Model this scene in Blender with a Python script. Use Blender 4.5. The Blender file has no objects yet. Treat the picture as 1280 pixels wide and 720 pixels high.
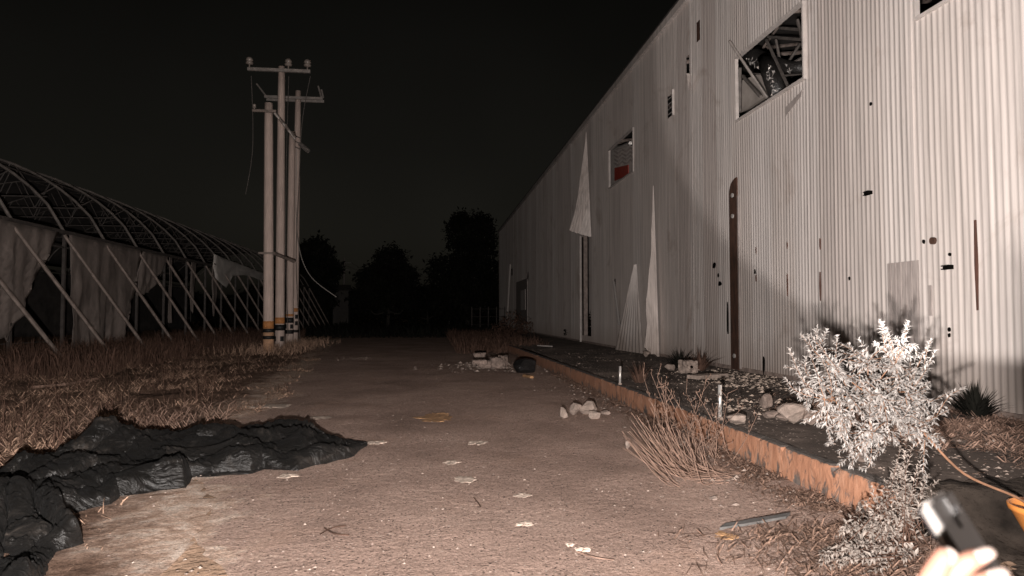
import bpy, math, random
import numpy as np
from mathutils import Vector, Matrix, noise as mn
random.seed(7); rng = np.random.default_rng(7)
S = bpy.context.scene; COL = S.collection; PI = math.pi
V = Vector
# ------------------------------------------------------------------ camera frame (real metres)
FPX, CH = 853.0, 1.55
yaw = math.atan(100/FPX); pit = math.atan(34/FPX*math.cos(yaw))
CF = V((math.sin(yaw)*math.cos(pit), math.cos(yaw)*math.cos(pit), math.sin(pit)))
CR = V((math.cos(yaw), -math.sin(yaw), 0)); CU = CR.cross(CF); CAM = V((0, 0, CH))
def ray(x, y): return CF + CR*((x-640)/FPX) - CU*((y-360)/FPX)
def gz(x, y, z=0.0): d = ray(x, y); return CAM + d*((z-CH)/d.z)
def gx(x, y, X): d = ray(x, y); return CAM + d*(X/d.x)
def gy(x, y, Y): d = ray(x, y); return CAM + d*(Y/d.y)
def gd(x, y, d): return CAM + ray(x, y)*d
# ------------------------------------------------------------------ mesh helpers
ORG = {}
class MB:
    def __init__(s): s.v = []; s.f = []
    def add(s, vs, fs):
        n = len(s.v); s.v += [tuple(p) for p in vs]; s.f += [tuple(i+n for i in f) for f in fs]; return s
    def box(s, c, size, rot=None):
        c = V(c); hx, hy, hz = [k/2 for k in size]; M = rot or Matrix.Identity(3)
        vs = [c + M @ V((a*hx, b*hy, d*hz)) for a in (-1, 1) for b in (-1, 1) for d in (-1, 1)]
        return s.add(vs, [(0,1,3,2),(4,6,7,5),(0,4,5,1),(2,3,7,6),(0,2,6,4),(1,5,7,3)])
    def tube(s, pts, r, n=8, caps=True):
        pts = [V(p) for p in pts]; m = len(pts)
        rs = list(r) if isinstance(r, (list, tuple)) else [r]*m
        up = None; vs = []
        for i, p in enumerate(pts):
            t = (pts[min(i+1, m-1)] - pts[max(i-1, 0)]).normalized()
            if up is None:
                up = V((0, 0, 1)) if abs(t.z) < .9 else V((1, 0, 0))
            a = t.cross(up)
            if a.length < 1e-6: a = t.cross(V((0, 1, 0.1)))
            a.normalize(); b = a.cross(t); up = b
            for k in range(n):
                w = 2*PI*k/n; vs.append(p + a*(rs[i]*math.cos(w)) + b*(rs[i]*math.sin(w)))
        fs = [(i*n+k, i*n+(k+1) % n, (i+1)*n+(k+1) % n, (i+1)*n+k) for i in range(m-1) for k in range(n)]
        if caps: fs += [tuple(range(n-1, -1, -1)), tuple(range((m-1)*n, m*n))]
        return s.add(vs, fs)
    def lathe(s, c, prof, n=16):
        c = V(c); vs = [c + V((r*math.cos(2*PI*k/n), r*math.sin(2*PI*k/n), z)) for r, z in prof for k in range(n)]
        m = len(prof)
        fs = [(i*n+k, i*n+(k+1) % n, (i+1)*n+(k+1) % n, (i+1)*n+k) for i in range(m-1) for k in range(n)]
        fs += [tuple(range(n-1, -1, -1)), tuple(range((m-1)*n, m*n))]
        return s.add(vs, fs)
    def slab(s, rows, t):
        """grid of points (rows of equal length) thickened by vector t"""
        R_, C_ = len(rows), len(rows[0]); t = V(t)
        a = [V(p) for r in rows for p in r]; b = [p + t for p in a]; n = R_*C_
        fs = []
        for i in range(R_-1):
            for j in range(C_-1):
                q = (i*C_+j, i*C_+j+1, (i+1)*C_+j+1, (i+1)*C_+j)
                fs.append(q); fs.append(tuple(k+n for k in reversed(q)))
        per = [j for j in range(C_)] + [i*C_+C_-1 for i in range(1, R_)] + [(R_-1)*C_+j for j in range(C_-2, -1, -1)] + [i*C_ for i in range(R_-2, 0, -1)]
        for k in range(len(per)):
            p, q = per[k], per[(k+1) % len(per)]; fs.append((q, p, p+n, q+n))
        return s.add(a+b, fs)
    def build(s, name, m, parent=None, smooth=False, origin=None):
        if parent is not None: o0 = ORG[parent.name]
        elif origin is not None: o0 = V(origin)
        else:
            a = np.array(s.v); o0 = V(((a[:,0].min()+a[:,0].max())/2, (a[:,1].min()+a[:,1].max())/2, a[:,2].min()))
        me = bpy.data.meshes.new(name)
        me.from_pydata([(p[0]-o0.x, p[1]-o0.y, p[2]-o0.z) for p in s.v], [], s.f); me.update()
        if smooth: me.polygons.foreach_set('use_smooth', [True]*len(me.polygons))
        if m: me.materials.append(m)
        o = bpy.data.objects.new(name, me); COL.objects.link(o)
        if parent is not None: o.parent = parent
        else: o.location = o0
        ORG[o.name] = o0
        return o
def tag(o, label=None, cat=None, group=None, kind=None):
    for k, v in (('label', label), ('category', cat), ('group', group), ('kind', kind)):
        if v: o[k] = v
    return o
def thing(name, label, cat, loc, group=None):
    o = bpy.data.objects.new(name, None); COL.objects.link(o); o.location = loc; o.empty_display_size = .2
    ORG[o.name] = V(loc); return tag(o, label, cat, group)
def fbm(p, o=3): return mn.fractal(V(p), 0.5, 2.0, o)
# ------------------------------------------------------------------ materials
def nodes(name):
    m = bpy.data.materials.new(name); m.use_nodes = True; nt = m.node_tree
    b = nt.nodes['Principled BSDF']
    return m, nt, b
def N(nt, t, **kw):
    n = nt.nodes.new(t)
    for k, v in kw.items():
        if k in n.inputs: n.inputs[k].default_value = v
        else: setattr(n, k, v)
    return n
def coord(nt, scale=(1, 1, 1), world=False):
    if world: c = N(nt, 'ShaderNodeNewGeometry').outputs['Position']
    else: c = N(nt, 'ShaderNodeTexCoord').outputs['Object']
    mp = N(nt, 'ShaderNodeMapping'); mp.inputs['Scale'].default_value = scale
    nt.links.new(c, mp.inputs['Vector']); return mp.outputs['Vector']
def noise(nt, vec, scale, detail=4, rough=.6, dist=0):
    n = N(nt, 'ShaderNodeTexNoise', Scale=scale, Detail=detail, Roughness=rough, Distortion=dist)
    nt.links.new(vec, n.inputs['Vector']); return n.outputs['Fac']
def ramp(nt, fac, stops):
    r = N(nt, 'ShaderNodeValToRGB'); e = r.color_ramp.elements
    while len(e) < len(stops): e.new(.5)
    for el, (p, c) in zip(e, stops):
        el.position = p; el.color = (*c, 1) if isinstance(c, tuple) else (c, c, c, 1)
    nt.links.new(fac, r.inputs['Fac']); return r.outputs['Color']
def mix(nt, fac, a, b, mode='MIX'):
    n = N(nt, 'ShaderNodeMix', data_type='RGBA', blend_type=mode)
    for k, v in ((0, fac), (6, a), (7, b)):
        if hasattr(v, 'links'): nt.links.new(v, n.inputs[k])
        elif k == 0: n.inputs[0].default_value = v
        else: n.inputs[k].default_value = (*v, 1)
    return n.outputs[2]
def math_(nt, op, a, b=0.0):
    n = N(nt, 'ShaderNodeMath', operation=op)
    for k, v in ((0, a), (1, b)):
        if hasattr(v, 'links'): nt.links.new(v, n.inputs[k])
        else: n.inputs[k].default_value = v
    return n.outputs[0]
def bump(nt, b, h, strength=.5, dist=.02):
    n = N(nt, 'ShaderNodeBump', Strength=strength, Distance=dist)
    nt.links.new(h, n.inputs['Height']); nt.links.new(n.outputs['Normal'], b.inputs['Normal'])
def simple(name, c, var=.3, scale=6, rough=.8, metal=0, bs=.3, bscale=30, bd=.01, world=False, dr=0, spec=None, streak=None):
    m, nt, b = nodes(name); v = coord(nt, streak or (1, 1, 1), world)
    lo = tuple(k*(1-var) for k in c); hi = tuple(min(1, k*(1+var)) for k in c)
    nt.links.new(ramp(nt, noise(nt, v, scale), [(.3, lo), (.5, c), (.7, hi)]), b.inputs['Base Color'])
    b.inputs['Roughness'].default_value = rough; b.inputs['Metallic'].default_value = metal
    if dr: b.inputs['Diffuse Roughness'].default_value = dr
    if spec is not None: b.inputs['Specular IOR Level'].default_value = spec
    if bs: bump(nt, b, noise(nt, coord(nt, (1, 1, 1), world), bscale), bs, bd)
    return m
M = {}
M['soil'] = simple('soil', (.20, .135, .095), .45, 1.3, .95, 0, .9, 14, .05, True, 1.0, .1)
M['darksoil_shade'] = simple('dark_soil_with_shade', (.028, .022, .018), .7, 3, .95, 0, .9, 18, .05, True, 1.0, .1)  # near-black tone paints in the hand's shadow; potting soil shares it
M['grass'] = simple('dry_grass', (.38, .25, .18), .75, 24, .85, 0, 0, world=True, spec=.2)
M['weed'] = simple('brown_weed', (.10, .058, .042), .5, 4, .85, 0, 0, world=True, spec=.2)
M['litter'] = simple('leaf_litter', (.17, .108, .08), .8, 30, .85, 0, 0, world=True, spec=.2)
M['stem'] = simple('pale_dry_stem', (.26, .17, .13), .5, 14, .8, 0, 0, world=True, spec=.2)
M['pebble'] = simple('pale_pebble', (.40, .315, .265), .5, 40, .8, 0, 0, world=True)
M['rock'] = simple('pale_rock', (.33, .26, .22), .3, 9, .9, 0, .7, 40, .015)
M['darkrock'] = simple('brown_rock', (.25, .19, .16), .35, 9, .9, 0, .7, 40, .015)
M['block'] = simple('concrete_block', (.27, .205, .175), .45, 7, .9, 0, .6, 60, .01)
M['mortar'] = simple('pale_mortar', (.50, .40, .33), .35, 14, .95, 0, .6, 40, .008)
M['ochre'] = simple('ochre_clay', (.42, .24, .12), .4, 16, .95, 0, .6, 40, .01)
M['pole'] = simple('weathered_concrete_pole', (.60, .47, .41), .2, 3, .9, 0, .3, 40, .01, streak=(6, 6, .5))
M['yellow'] = simple('yellow_paint', (.52, .22, .075), .25, 8, .7)
M['wornorange'] = simple('worn_orange_paint', (.50, .29, .175), .25, 5, .8)
M['black'] = simple('black_paint', (.012, .011, .011), .3, 8, .6)
M['galv'] = simple('galvanised_steel', (.34, .30, .275), .3, 5, .55, .35, .15, 40, .004)
M['rustpipe'] = simple('tarnished_steel', (.24, .19, .165), .4, 5, .65, .2, .15, 40, .004)
M['porcelain'] = simple('insulator_porcelain', (.30, .25, .22), .2, 8, .35)
M['wire'] = simple('wire', (.14, .12, .11), .2, 8, .6)
M['palewire'] = simple('pale_cable', (.55, .5, .46), .1, 8, .5)
M['chrome'] = simple('bright_pipe', (.78, .74, .70), .12, 8, .35, .6, .1, 40, .003)
M['rust'] = simple('rust', (.06, .026, .015), .5, 10, .85, 0, .4, 60, .004, streak=(1, 1, .3))
M['rusty'] = simple('rust_streak', (.07, .03, .02), .6, 12, .9, 0, 0, streak=(4, 4, .4))
M['hole'] = simple('dark_void', (.004, .0035, .003), .2, 8, 1, 0, 0, spec=0)
M['ghsteel'] = simple('dull_greenhouse_steel', (.125, .107, .096), .4, 5, .65, 0, .15, 40, .004)
M['ghdark'] = simple('grimy_greenhouse_steel', (.06, .05, .045), .4, 5, .7, 0, 0)
M['plastic'] = simple('dirty_plastic_sheet', (.20, .165, .147), .35, 1.5, .5, 0, .4, 3, .06, streak=(1, 2, .5))
M['flap'] = simple('pale_torn_sheet', (.62, .57, .53), .2, 2, .5, 0, .3, 3, .05)
M['whitemetal'] = simple('white_trim', (.48, .43, .40), .18, 5, .55, 0, .1, 30, .004)
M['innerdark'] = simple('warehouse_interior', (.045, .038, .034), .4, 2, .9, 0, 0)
M['duct'] = simple('black_duct_wrap', (.018, .016, .015), .5, 6, .38, 0, .8, 18, .03, spec=.8)
M['foil'] = simple('torn_foil', (.85, .8, .76), .1, 30, .3, .7, .6, 40, .02)
M['inpanel'] = simple('pale_inner_panel', (.33, .285, .255), .25, 2, .7, 0, .2, 6, .02)
M['red'] = simple('dull_red_panel', (.28, .035, .02), .25, 6, .6, 0, 0)
M['greyplate'] = simple('grey_patch_plate', (.32, .275, .255), .22, 7, .65, 0, .15, 20, .004, streak=(1, 3, .5))
M['bag'] = simple('black_bag', (.010, .009, .009), .4, 8, .5, 0, .6, 9, .04)
M['leafdark'] = simple('dark_foliage', (.012, .0115, .009), .5, .6, .9, 0, 0, world=True, spec=.1)
M['bark'] = simple('dark_bark', (.03, .025, .02), .4, 4, .95, 0, .4, 12, .03)
M['leafgrey'] = simple('silver_leaf', (.27, .25, .235), .6, 30, .6, 0, 0, world=True, spec=.3)
M['leafmid'] = simple('dusty_leaf', (.25, .215, .19), .4, 9, .7, 0, 0, world=True, spec=.2)
M['twig'] = simple('orange_brown_twig', (.23, .12, .07), .3, 20, .7, 0, 0)
M['plank'] = simple('grey_plank', (.13, .125, .12), .3, 6, .85, 0, .4, 30, .006, streak=(1, 6, 6))
M['pot'] = simple('orange_plastic', (.62, .23, .055), .15, 5, .45, 0, .1, 20, .004)
M['skin'] = simple('skin', (.21, .105, .075), .12, 30, .5, 0, .2, 250, .001)
M['nail'] = simple('fingernail', (.27, .215, .19), .06, 30, .25, 0, 0)
M['phone'] = simple('phone_back', (.022, .02, .019), .3, 60, .35, 0, 0)
M['phoneside'] = simple('phone_side', (.24, .22, .205), .06, 60, .3, 0, 0)
M['glass'] = simple('lens_glass', (.01, .01, .012), .1, 60, .08, 0, 0)
M['farwall'] = simple('far_plaster', (.05, .044, .04), .2, 2, .9, 0, 0)

def mat_road():
    m, nt, b = nodes('worn_dusty_asphalt'); v = coord(nt, (1, 1, 1), True)
    base = ramp(nt, noise(nt, v, .55, 6, .62, .4), [(.3, (.33, .232, .19)), (.5, (.45, .318, .262)), (.72, (.58, .42, .35))])
    fine = ramp(nt, noise(nt, v, 48, 4, .75), [(.28, .18), (.48, .92), (.75, 1.5)])
    c = mix(nt, .85, base, fine, 'MULTIPLY')
    vo = N(nt, 'ShaderNodeTexVoronoi', Scale=42.0); nt.links.new(v, vo.inputs['Vector'])
    sp = math_(nt, 'MULTIPLY', math_(nt, 'LESS_THAN', vo.outputs['Distance'], .27), math_(nt, 'GREATER_THAN', N(nt, 'ShaderNodeSeparateColor').outputs[0], .5))
    sc = [n for n in nt.nodes if n.type == 'SEPARATE_COLOR'][0]; nt.links.new(vo.outputs['Color'], sc.inputs[0])
    gt = [n for n in nt.nodes if n.type == 'MATH' and n.operation == 'GREATER_THAN'][0]; gt.inputs[1].default_value = .90
    c = mix(nt, sp, c, (.52, .43, .37))
    sc2 = math_(nt, 'MULTIPLY', math_(nt, 'LESS_THAN', vo.outputs['Distance'], .33), math_(nt, 'LESS_THAN', sc.outputs[1], .16))
    c = mix(nt, sc2, c, (.05, .038, .032))
    dust = ramp(nt, noise(nt, v, .8, 8, .7, .8), [(.55, 0.0), (.68, 1.0)])
    c = mix(nt, math_(nt, 'MULTIPLY', dust, .45), c, (.44, .29, .22))
    at = N(nt, 'ShaderNodeAttribute', attribute_name='edge')
    em = math_(nt, 'ADD', at.outputs['Fac'], math_(nt, 'MULTIPLY', noise(nt, v, 2.6, 7, .7), 2.2))
    ef = ramp(nt, math_(nt, 'MULTIPLY', em, .33), [(.36, 1.0), (.46, 0.0)])
    sd = ramp(nt, noise(nt, v, 5, 7, .7, .5), [(.35, (.40, .27, .20)), (.5, (.62, .455, .36)), (.6, (.80, .66, .56))])
    c = mix(nt, math_(nt, 'MULTIPLY', ef, .9), c, mix(nt, .85, sd, fine, 'MULTIPLY'))
    nt.links.new(c, b.inputs['Base Color']); b.inputs['Roughness'].default_value = .9
    b.inputs['Diffuse Roughness'].default_value = .15; b.inputs['Specular IOR Level'].default_value = .15
    h = math_(nt, 'ADD', noise(nt, v, 60, 4, .7), math_(nt, 'MULTIPLY', noise(nt, v, 12, 3, .6), 1.5))
    bump(nt, b, h, 1.0, .026)
    return m
M['road'] = mat_road()
def mat_sand():
    m, nt, b = nodes('pale_sandy_soil'); v = coord(nt, (1, 1, 1), True)
    c = ramp(nt, noise(nt, v, 5, 7, .7, .5), [(.35, (.40, .27, .20)), (.5, (.62, .455, .36)), (.6, (.80, .66, .56))])
    at = N(nt, 'ShaderNodeAttribute', attribute_name='edge')
    em = math_(nt, 'ADD', at.outputs['Fac'], math_(nt, 'MULTIPLY', noise(nt, v, 1.6, 7, .7), 2.0))
    c = mix(nt, ramp(nt, math_(nt, 'MULTIPLY', em, .33), [(.42, 0.0), (.62, 1.0)]), c, ramp(nt, noise(nt, v, 7, 7, .7), [(.3, (.09, .056, .042)), (.5, (.20, .128, .094)), (.7, (.36, .24, .18))]))  # darker soil off the road also paints in shade between the grass blades
    c = mix(nt, .85, c, ramp(nt, noise(nt, v, 55, 3, .7), [(.25, .35), (.5, .95), (.75, 1.35)]), 'MULTIPLY')
    nt.links.new(c, b.inputs['Base Color']); b.inputs['Roughness'].default_value = .95
    b.inputs['Diffuse Roughness'].default_value = .15; b.inputs['Specular IOR Level'].default_value = .1
    bump(nt, b, math_(nt, 'ADD', noise(nt, v, 60, 4, .7), math_(nt, 'MULTIPLY', noise(nt, v, 12, 3, .6), 1.5)), 1.0, .026)
    return m
M['sand'] = mat_sand()
def mat_wall(name='white_corrugated_cladding', k=1.0):
    m, nt, b = nodes(name); v = coord(nt, (1, 1, 1), True)
    sep = N(nt, 'ShaderNodeSeparateXYZ'); nt.links.new(v, sep.inputs[0])
    pan = math_(nt, 'FLOOR', math_(nt, 'MULTIPLY', sep.outputs['Y'], 1/.88))
    wn = N(nt, 'ShaderNodeTexWhiteNoise', noise_dimensions='1D'); nt.links.new(pan, wn.inputs['W'])
    base = ramp(nt, wn.outputs['Value'], [(0, (.46*k, .40*k, .37*k)), (.5, (.53*k, .47*k, .435*k)), (1, (.58*k, .525*k, .495*k))])
    stre = noise(nt, coord(nt, (5, 5, .16), True), 2.2, 5, .65)
    base = mix(nt, .8, base, ramp(nt, stre, [(.3, .62), (.5, .95), (.65, 1.08)]), 'MULTIPLY')
    rib = noise(nt, coord(nt, (1, 8, .02), True), 2.0, 2, .5)
    base = mix(nt, .7, base, ramp(nt, rib, [(.3, .82), (.7, 1.12)]), 'MULTIPLY')
    blot = noise(nt, v, .55, 6, .7, .6)
    base = mix(nt, math_(nt, 'MULTIPLY', ramp(nt, blot, [(.56, 0.0), (.68, 1.0)]), .5), base, (.28, .215, .18))
    # splash dirt low on the sheets, deepened to paint in the hand's shadow
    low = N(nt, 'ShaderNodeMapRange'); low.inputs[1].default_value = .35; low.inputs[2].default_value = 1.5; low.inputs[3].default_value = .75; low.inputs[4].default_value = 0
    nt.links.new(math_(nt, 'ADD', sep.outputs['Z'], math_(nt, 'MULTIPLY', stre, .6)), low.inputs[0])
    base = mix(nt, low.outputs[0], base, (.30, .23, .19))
    nt.links.new(base, b.inputs['Base Color']); b.inputs['Roughness'].default_value = .62
    b.inputs['Specular IOR Level'].default_value = .3
    bump(nt, b, noise(nt, coord(nt, (1, 1, .25), True), 3, 3, .5), .12, .03)
    return m
M['wall'] = mat_wall(); M['sheet'] = mat_wall('peeled_cladding_lit', 1.35)  # peeled sheets: paler copy of the wall colour, painted as if facing the light
def mat_kerb():
    m, nt, b = nodes('flaking_orange_kerb_paint'); v = coord(nt, (1, 1, 1), True)
    org = ramp(nt, noise(nt, coord(nt, (7, 7, 1.6), True), 1.5, 6, .7), [(.25, (.32, .15, .088)), (.5, (.44, .215, .128)), (.75, (.50, .29, .20))])
    gr = ramp(nt, noise(nt, v, 9, 4, .6), [(.3, (.06, .05, .046)), (.7, (.20, .17, .15))])
    fl = noise(nt, coord(nt, (1, 1, .5), True), 8.0, 8, .7, .8)
    sep = N(nt, 'ShaderNodeSeparateXYZ'); nt.links.new(v, sep.inputs[0])
    # paint has gone from the foot and the arris first
    e = math_(nt, 'ADD', fl, math_(nt, 'MULTIPLY', math_(nt, 'ABSOLUTE', math_(nt, 'SUBTRACT', sep.outputs['Z'], .20)), .75))
    mk = ramp(nt, e, [(.585, 0.0), (.67, 1.0)])
    nt.links.new(mix(nt, math_(nt, 'GREATER_THAN', math_(nt, 'ADD', sep.outputs['Z'], math_(nt, 'MULTIPLY', fl, .03)), .307), mix(nt, mk, org, gr), mix(nt, .5, gr, (.05, .042, .037))), b.inputs['Base Color']); b.inputs['Roughness'].default_value = .85
    bump(nt, b, math_(nt, 'ADD', noise(nt, v, 25, 4), math_(nt, 'MULTIPLY', mk, -.6)), .6, .012)
    return m
M['kerb'] = mat_kerb()
def mat_apron():
    m, nt, b = nodes('dark_stained_apron'); v = coord(nt, (1, 1, 1), True)
    c = ramp(nt, noise(nt, v, .9, 7, .68, .5), [(.3, (.028, .023, .020)), (.52, (.06, .047, .040)), (.72, (.15, .118, .10))])
    vo = N(nt, 'ShaderNodeTexVoronoi', Scale=14.0); nt.links.new(v, vo.inputs['Vector'])
    c = mix(nt, math_(nt, 'LESS_THAN', vo.outputs['Distance'], .16), c, (.34, .28, .24))
    nt.links.new(c, b.inputs['Base Color']); b.inputs['Roughness'].default_value = .9
    b.inputs['Diffuse Roughness'].default_value = 1.0; b.inputs['Specular IOR Level'].default_value = .15
    bump(nt, b, noise(nt, v, 20, 5, .7), .9, .02)
    return m
M['apron'] = mat_apron()
def mat_tarp():
    m, nt, b = nodes('black_shade_net'); v = coord(nt, (1, 1, 1), True)
    c = ramp(nt, noise(nt, v, 1.7, 7, .68, 1.2), [(.33, (.006, .0055, .005)), (.55, (.011, .010, .0092)), (.64, (.030, .026, .023)), (.74, (.095, .078, .067))])
    nt.links.new(c, b.inputs['Base Color']); b.inputs['Roughness'].default_value = .42
    b.inputs['Specular IOR Level'].default_value = .4
    b.inputs['Sheen Weight'].default_value = .02; b.inputs['Sheen Roughness'].default_value = .4
    h = math_(nt, 'ADD', noise(nt, coord(nt, (1, 2.2, 2), True), 2.3, 6, .55, 1.8), math_(nt, 'MULTIPLY', noise(nt, v, 160, 2), .03))
    bump(nt, b, h, .6, .12)
    return m
M['tarp'] = mat_tarp(); M['tarp'].use_backface_culling = False

# ------------------------------------------------------------------ world and lights
w = bpy.data.worlds.new('World'); S.world = w; w.use_nodes = True; nt = w.node_tree
bg = nt.nodes['Background']
sky = nt.nodes.new('ShaderNodeTexSky'); sky.sky_type = 'NISHITA'; sky.sun_disc = False
SUN_EL, SUN_ROT = math.radians(4), math.radians(170)
sky.sun_elevation = SUN_EL; sky.sun_rotation = SUN_ROT; sky.dust_density = 3.0
hs = nt.nodes.new('ShaderNodeHueSaturation'); hs.inputs['Saturation'].default_value = .12
nt.links.new(sky.outputs[0], hs.inputs['Color']); gc = nt.nodes.new('ShaderNodeTexCoord'); gs = nt.nodes.new('ShaderNodeSeparateXYZ'); gr_ = nt.nodes.new('ShaderNodeValToRGB')
nt.links.new(gc.outputs['Generated'], gs.inputs[0]); nt.links.new(gs.outputs['Z'], gr_.inputs['Fac'])   # town glow low over the horizon
gr_.color_ramp.elements[0].position = .04; gr_.color_ramp.elements[0].color = (1.15, 1.05, .86, 1)
gr_.color_ramp.elements[1].position = .42; gr_.color_ramp.elements[1].color = (.42, .385, .32, 1)
gm = nt.nodes.new('ShaderNodeMix'); gm.data_type = 'RGBA'; gm.blend_type = 'MULTIPLY'; gm.inputs[0].default_value = 1
gn = nt.nodes.new('ShaderNodeTexNoise'); gn.inputs['Scale'].default_value = 1.7; gn.inputs['Detail'].default_value = 3; nt.links.new(gc.outputs['Generated'], gn.inputs['Vector'])
gl = nt.nodes.new('ShaderNodeMapRange'); gl.inputs[1].default_value = .3; gl.inputs[2].default_value = .7; gl.inputs[3].default_value = .7; gl.inputs[4].default_value = 1.3; nt.links.new(gn.outputs['Fac'], gl.inputs[0])
gv = nt.nodes.new('ShaderNodeVectorMath'); gv.operation = 'SCALE'; nt.links.new(hs.outputs[0], gv.inputs[0]); nt.links.new(gl.outputs[0], gv.inputs['Scale']); nt.links.new(gv.outputs[0], gm.inputs[6]); nt.links.new(gr_.outputs[0], gm.inputs[7]); nt.links.new(gm.outputs[2], bg.inputs[0]); bg.inputs[1].default_value = .0040
def light(name, typ, loc, energy, col, **kw):
    d = bpy.data.lights.new(name, typ); d.energy = energy; d.color = col
    for k, v in kw.items(): setattr(d, k, v)
    o = bpy.data.objects.new(name, d); COL.objects.link(o); o.location = loc; return o
so = light('moon_sun', 'SUN', (0, 0, 40), .004, (1, .95, .9), angle=math.radians(.5))
so.rotation_euler = V((math.sin(SUN_ROT)*math.cos(SUN_EL), math.cos(SUN_ROT)*math.cos(SUN_EL), math.sin(SUN_EL))).to_track_quat('Z', 'Y').to_euler()
def falloff(o, kind):
    d = o.data; d.use_nodes = True; t = d.node_tree; e = t.nodes['Emission']
    lf = t.nodes.new('ShaderNodeLightFalloff'); lf.inputs['Strength'].default_value = 1.0; lf.inputs['Smooth'].default_value = 0
    sm = t.nodes.new('ShaderNodeMath'); sm.operation = 'MULTIPLY'; sm.inputs[1].default_value = kind[0]
    t.links.new(lf.outputs['Linear'], sm.inputs[0])
    sq = t.nodes.new('ShaderNodeMath'); sq.operation = 'MULTIPLY_ADD'; sq.inputs[1].default_value = kind[1]
    t.links.new(lf.outputs['Quadratic'], sq.inputs[0]); t.links.new(sm.outputs[0], sq.inputs[2]); t.links.new(sq.outputs[0], e.inputs['Strength'])
    lf.inputs['Smooth'].default_value = kind[2]
FLASH = light('camera_flash', 'POINT', (-.12, -.02, 1.27), 600, (1, .925, .88), shadow_soft_size=.03)
falloff(FLASH, (.35, .65*9, 6.0))
TOR = gd(1168, 596, .66)
TORCH = light('hand_torch', 'SPOT', TOR, 3900, (1, .95, .92), shadow_soft_size=.012, spot_size=math.radians(47), spot_blend=.12)
aim = gx(1235, 55, 6.88) - TOR
TORCH.rotation_euler = aim.to_track_quat('-Z', 'Y').to_euler()

# ------------------------------------------------------------------ ground, road, apron
def road_left(y): return -1.25 - .33*(min(y, 7.5)-4) - .098*max(0, y-7.5) + .28*fbm((.0, y*.35, 3.1)) + .10*fbm((5, y*1.7, 1))
def grid_sheet(name, m, xs, ys, zf, kind='structure', keep=None, smooth=True):
    mb = MB(); nx, ny = len(xs), len(ys)
    mb.v = [(x if not callable(x) else x(y), y, 0) for y in ys for x in xs]
    mb.v = [(x, y, zf(x, y)) for x, y, _ in mb.v]
    mb.f = [(j*nx+i, j*nx+i+1, (j+1)*nx+i+1, (j+1)*nx+i) for j in range(ny-1) for i in range(nx-1)]
    o = mb.build(name, m, smooth=smooth, origin=(0, 0, 0)); tag(o, kind=kind); return o
def spaced(a, b, n, p=1.0): return [a + (b-a)*(i/(n-1))**p for i in range(n)]
G = MB(); G.add([(-400, -60, -.012), (400, -60, -.012), (400, 700, -.012), (-400, 700, -.012)], [(0, 1, 2, 3)])
tag(G.build('ground', M['soil'], origin=(0, 0, 0)), kind='structure')
def vz(x, y): return .015 + min(1, max(.0, (road_left(y)-x-.3)/2.5))*.06*fbm((x*.5, y*.5, 0), 4) + .02*fbm((x*2.3, y*2.3, 4), 3)
vo_ = grid_sheet('verge', M['sand'], spaced(-16, -1.6, 150), spaced(.5, 46, 260, 1.5), lambda x, y: -.001+(vz(x, y)+.002)*min(1, (road_left(y)-x)/.8) if x < road_left(y) else -.03)
RX = [(lambda y, t=t: road_left(y) + (3.42-road_left(y))*t) for t in np.linspace(0, 1, 110)]
def edge_attr(o, f):
    at = o.data.attributes.new('edge', 'FLOAT', 'POINT'); at.data.foreach_set('value', [f(v.co.x, v.co.y) for v in o.data.vertices])
def rz(x, y):
    e = min(1, max(0, (x-road_left(y))/1.1)); return .004 + .012*e*(1+fbm((x*.9, y*.9, 7), 3)*.9) + .004*fbm((x*6, y*6, 2), 2)*e
edge_attr(grid_sheet('road', M['road'], RX, spaced(.3, 95, 420, 1.9), rz), lambda x, y: x-road_left(y))
edge_attr(vo_, lambda x, y: road_left(y)-x)
# apron (raised loading pavement) with painted kerb
def front(x): return 4.55 - .28*(x-3.42) + .12*fbm((x*2, 0, 9))
AX = spaced(3.44, 6.99, 60)
mb = MB(); ys = spaced(0, 1, 320, 1.9)
for t in ys:
    for x in AX:
        y = front(x) + (70.5-front(x))*t
        mb.v.append((x, y, .30 + .012*fbm((x*1.3, y*1.3, 5), 4) - (0 if t > 0 else .32)))
n = len(AX); mb.f = [(j*n+i, j*n+i+1, (j+1)*n+i+1, (j+1)*n+i) for j in range(len(ys)-1) for i in range(n-1)]
tag(mb.build('pavement', M['apron'], smooth=True, origin=(0, 0, 0)), kind='structure')
mb = MB(); ky = spaced(4.62, 28.2, 420, 1.5); prof = [(3.30, -.05), (3.30, .06), (3.302, .14), (3.305, .22), (3.31, .285), (3.33, .305), (3.40, .306), (3.47, .29), (3.47, -.05)]
for y in ky:
    wob = -.16*max(0, (y-9)/19)**1.2
    for k, (x, z) in enumerate(prof):
        ch = max(0, fbm((y*3.1, 11, 0), 5)-.30)*.13 if 3 <= k <= 5 else 0
        mb.v.append((x + wob + .009*fbm((y*2.6, z*7, 3), 4), y, z - ch*.5 + (.006*fbm((y*3, x*8, 8)) if z > 0 else 0)))
n = len(prof); mb.f = [(j*n+i, (j+1)*n+i, (j+1)*n+i+1, j*n+i+1) for j in range(len(ky)-1) for i in range(n-1)]
mb.f += [tuple(range(n)), tuple(range(len(mb.v)-1, len(mb.v)-n-1, -1))]
tag(mb.build('kerb', M['kerb'], origin=(0, 0, 0)), kind='structure')
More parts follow.
